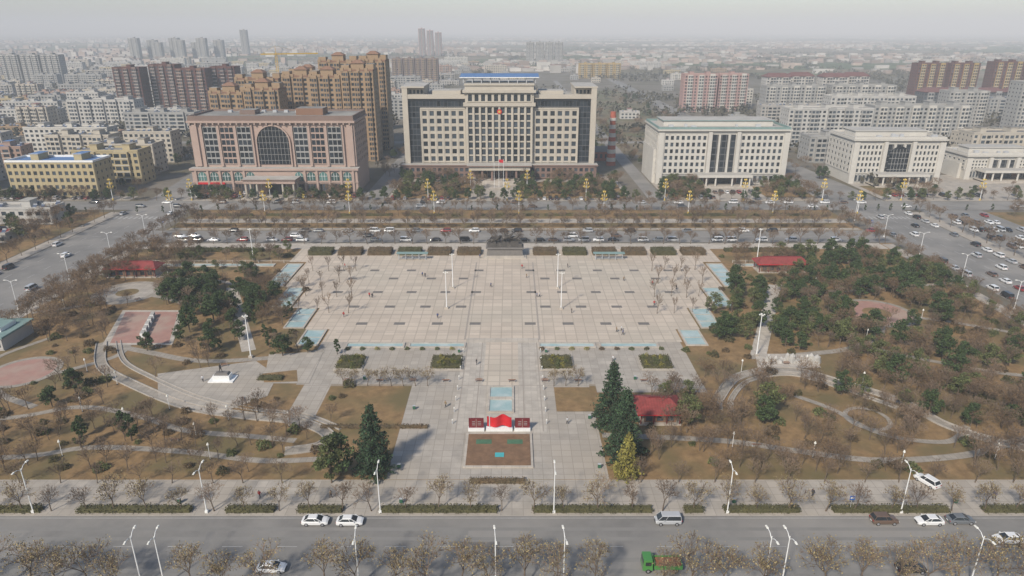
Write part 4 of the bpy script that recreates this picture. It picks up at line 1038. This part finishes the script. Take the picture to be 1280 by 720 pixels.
def car_mesh(kind,pc):
    b=MB()
    if kind=='sedan': st=[(-2.3,.74,.36,.82),(-2.18,.84,.24,.96),(-1.6,.9,.2,1.0),(-.6,.91,.2,.97),(.9,.91,.2,.95),(1.3,.9,.2,.93),(1.95,.86,.22,.80),(2.25,.74,.28,.62)]; cab=(-1.95,1.25,-1.15,.35,1.46,.8,.62); 
    elif kind=='suv': st=[(-2.25,.78,.42,.98),(-2.15,.88,.3,1.08),(-1.5,.92,.26,1.1),(.9,.92,.26,1.08),(1.3,.92,.26,1.05),(1.95,.88,.28,.95),(2.25,.78,.36,.75)]; cab=(-2.15,1.2,-1.75,.45,1.75,.84,.68)
    else: st=[(-2.2,.78,.36,1.0),(-2.12,.84,.26,1.08),(-1.2,.86,.24,1.1),(1.4,.86,.24,1.08),(1.9,.84,.26,.98),(2.2,.76,.34,.8)]; cab=(-2.15,1.9,-2.0,1.15,1.92,.8,.7)
    rings=[]
    for x,w,zb,zt in st:
        r=[(-w*.9,zb),(-w,zb+.14),(-w,zt-.17),(-w*.9,zt-.02),(-w*.45,zt+.03),(w*.45,zt+.03),(w*.9,zt-.02),(w,zt-.17),(w,zb+.14),(w*.9,zb)]
        n=len(b.v); b.v.extend([(x,y,z) for y,z in r]); rings.append(n)
    k=b.mi(pc); nr=10
    for a,c in zip(rings,rings[1:]):
        for i in range(nr):
            j=(i+1)%nr; b.f.append((a+i,c+i,c+j,a+j)); b.m.append(k)
    b.f.append(tuple(rings[0]+i for i in range(nr))); b.m.append(k); b.f.append(tuple(rings[-1]+nr-1-i for i in range(nr))); b.m.append(k)
    xb0,xb1,xr0,xr1,zr,wb,wr=cab; zb=st[3][3]-.01
    B=[(xb0,-wb,zb),(xb1,-wb,zb),(xb1,wb,zb),(xb0,wb,zb)]; T=[(xr0,-wr,zr-.05),(xr1,-wr,zr-.05),(xr1,wr,zr-.05),(xr0,wr,zr-.05)]
    for i in range(4):
        j=(i+1)%4; b.face([B[i],B[j],T[j],T[i]],M_cg)
        b.tube(B[i],T[i],.055,.05,4,pc)
    b.frust(xr0-.05,xr1+.05,-wr-.03,wr+.03,zr-.07,zr+.02,.12,.1,pc)
    for f in (.36,.68):
        xb=xb0+(xb1-xb0)*f; xt=xr0+(xr1-xr0)*f
        for s_ in (-1,1): b.tube((xb,s_*(wb+.005),zb),(xt,s_*(wr+.005),zr-.05),.04,.04,4,pc if f>.5 else M_black)
    for wx in (-1.4,1.38):
        for s_ in (-1,1):
            b.tube((wx,s_*.93,.33),(wx,s_*.70,.33),.33,.33,16,M_black,True); b.tube((wx,s_*.945,.33),(wx,s_*.92,.33),.2,.22,10,M_hub,True)
    zf=st[-1][3]
    for s_ in (-1,1):
        b.box(2.1,2.24,s_*.62-.16,s_*.62+.16,zf-.14,zf-.0,M_lampw); b.box(-2.3,-2.16,s_*.62-.17,s_*.62+.17,st[0][3]-.16,st[0][3]+.0,M_lampr)
        b.box(.75,.95,s_*.98-.1,s_*.98+.1,zb+.02,zb+.16,pc)
    b.box(2.2,2.29,-.45,.45,.35,.52,M_black); b.box(-2.33,-2.29,-.25,.25,.5,.64,M_white)
    return b.mesh('car')
CM={}
def car(x,y,kind='sedan',c='white',rz=0,z=.05):
    if (kind,c) not in CM: CM[(kind,c)]=car_mesh(kind,CP[c])
    nm={'sedan':'sedan_car','suv':'suv_car','van':'minivan'}[kind]
    put(CM[(kind,c)],nm,(x,y,z),rz)
car(-34,96.3); car(-28,96.2,rz=.01); car(27,96.4,'van','silver',3.14); car(64.5,96.5,'suv','brown'); car(72.2,96.3,'sedan','white',3.14); car(77.8,96.6,'sedan','grey'); car(82.8,91.8,'sedan','white',3.14)
car(78,107.2,'suv','white',2.0,.13); car(-38,85.3,'sedan','white'); car(63,85.2,'sedan','black')
car(-120,90.5,'suv','black'); car(110,86,'sedan','silver',3.14)
b=MB(); g_=CP['green']
b.frust(1.6,3.2,-1.1,1.1,.6,2.5,.12,.08,g_); b.box(3.02,3.16,-.85,.85,1.5,2.2,M_cg)
for s_ in (-1,1): b.box(1.9,2.8,s_*1.06-.04,s_*1.06+.04,1.5,2.15,M_cg)
b.box(-3,3,-.5,.5,.5,.75,M_black); b.box(-3,1.4,-1.15,1.15,.85,1.0,g_)
b.box(-3,1.4,-1.18,-1.1,1.0,1.6,g_); b.box(-3,1.4,1.1,1.18,1.0,1.6,g_); b.box(-3.05,-2.98,-1.1,1.1,1.0,1.6,g_); b.box(1.36,1.42,-1.1,1.1,1.0,2.1,g_); b.box(-2.9,1.3,-1.05,1.05,1.0,1.35,mat('load',(.3,.12,.06),None,2))
for wx in (-1.9,2.3):
    for s_ in (-1,1): b.tube((wx,s_*1.1,.42),(wx,s_*.8,.42),.42,.42,16,M_black,True); b.tube((wx,s_*1.11,.42),(wx,s_*1.09,.42),.2,.2,10,M_hub,True)
b.obj('flatbed_truck',(23.7,85.6,.05),3.14)
kc=('white','white','white','white','silver','black','black','grey','grey','silver','brown','white','black','red')
kk=('sedan','sedan','suv','suv','van')
x=-145
while x<150:
    if R.random()<.55: car(x,265.3,R.choice(kk),R.choice(kc),R.choice((0,3.14)),.06)
    if R.random()<.35: car(x+3,278.8,R.choice(kk),R.choice(kc),R.choice((0,3.14)),.06)
    if R.random()<.12: car(x+2,271,R.choice(kk),R.choice(kc),0,.06)
    x+=6
for x in range(-260,300,9):
    if R.random()<.15: car(x,321.5,R.choice(kk),R.choice(kc),0,.065)
    if R.random()<.15: car(x,329.5,R.choice(kk),R.choice(kc),3.14,.065)
for y in range(112,312,7):
    if R.random()<.85: car(183.5,y,R.choice(kk),R.choice(kc),1.57,.055)
    if R.random()<.6: car(158,y,R.choice(kk),R.choice(kc),1.57,.055)
    if R.random()<.3: car(-180,y,R.choice(kk),R.choice(kc),1.57,.055)
    if R.random()<.25: car(R.choice((167,175)),y,R.choice(kk),R.choice(kc),1.57,.055)
    if R.random()<.08: car(R.choice((-158,-168)),y,R.choice(kk),R.choice(kc),1.57,.055)
for x0,x1,y_ in ((-160,-136,343),(-108,-80,343),(-160,-138,350),(-60,-30,337.5),(10,56,337.5),(80,104,340),(190,240,345),(100,128,352),(-258,-200,339),(-20,6,378)):
    x=x0
    while x<x1:
        if R.random()<.7: car(x,y_,R.choice(kk),R.choice(kc),1.57,.13)
        x+=3.1
sheet('car_park',rect(193,222,225,316),.08,M_asph,False)
sheet('pavement',rect(186.5,192.8,224.5,312),.13,M_conc,False,z0=0)
sheet('lawn',rect(222.2,400,225,312),.12,M_lawn,False,z0=0)
b=MB()
for row in range(7):
    yy=232+row*12
    x=196
    while x<219:
        b.box(x-1.45,x-1.35,yy-2.6,yy+2.6,.081,.088,M_line)
        if R.random()<.6: car(x,yy+R.uniform(-.3,.3),R.choice(kk),R.choice(kc),R.choice((1.57,-1.57)),.085)
        x+=2.9
b.obj('parking_bay_markings')

# ------------------------------------------------------------------ haze, sky, sun, camera
hz=bpy.data.materials.new('haze_volume'); hz.use_nodes=True; nt=hz.node_tree; nt.nodes.clear()
o=nt.nodes.new('ShaderNodeOutputMaterial'); vs=nt.nodes.new('ShaderNodeVolumeScatter'); vs.inputs['Color'].default_value=(.88,.945,1,1)
vs.inputs['Density'].default_value=.00029; vs.inputs['Anisotropy'].default_value=-.1; nt.links.new(vs.outputs[0],o.inputs['Volume'])
b=MB(); b.box(-24000,24000,-1500,28000,-5,210,hz); b.obj('atmospheric_haze')

EL=rad(40); AZ=rad(212)
w=bpy.data.worlds.new('World'); scene.world=w; w.use_nodes=True; nt=w.node_tree
sk=nt.nodes.new('ShaderNodeTexSky'); sk.sky_type='NISHITA'; sk.sun_disc=False; sk.sun_elevation=EL; sk.sun_rotation=AZ; sk.dust_density=1.0; sk.air_density=1.0; sk.ozone_density=2.0
nt.links.new(sk.outputs[0],nt.nodes['Background'].inputs['Color']); nt.nodes['Background'].inputs['Strength'].default_value=.13
sd=bpy.data.lights.new('sun','SUN'); sd.energy=4.6; sd.angle=rad(4.5); sd.color=(1,.93,.82); so=bpy.data.objects.new('sun',sd); scene.collection.objects.link(so)
dv=-Vector((math.sin(AZ)*math.cos(EL),math.cos(AZ)*math.cos(EL),math.sin(EL))); so.rotation_euler=dv.to_track_quat('-Z','Y').to_euler(); so.location=(-100,-100,300)
cd=bpy.data.cameras.new('camera'); cd.sensor_width=36; cd.lens=24; cd.clip_start=1; cd.clip_end=60000
co=bpy.data.objects.new('camera',cd); scene.collection.objects.link(co); co.location=(0,0,80); co.rotation_euler=(rad(90-20.7),0,0); scene.camera=co
scene.view_settings.view_transform='Standard'; scene.view_settings.look='None'; scene.view_settings.exposure=0; scene.view_settings.gamma=1
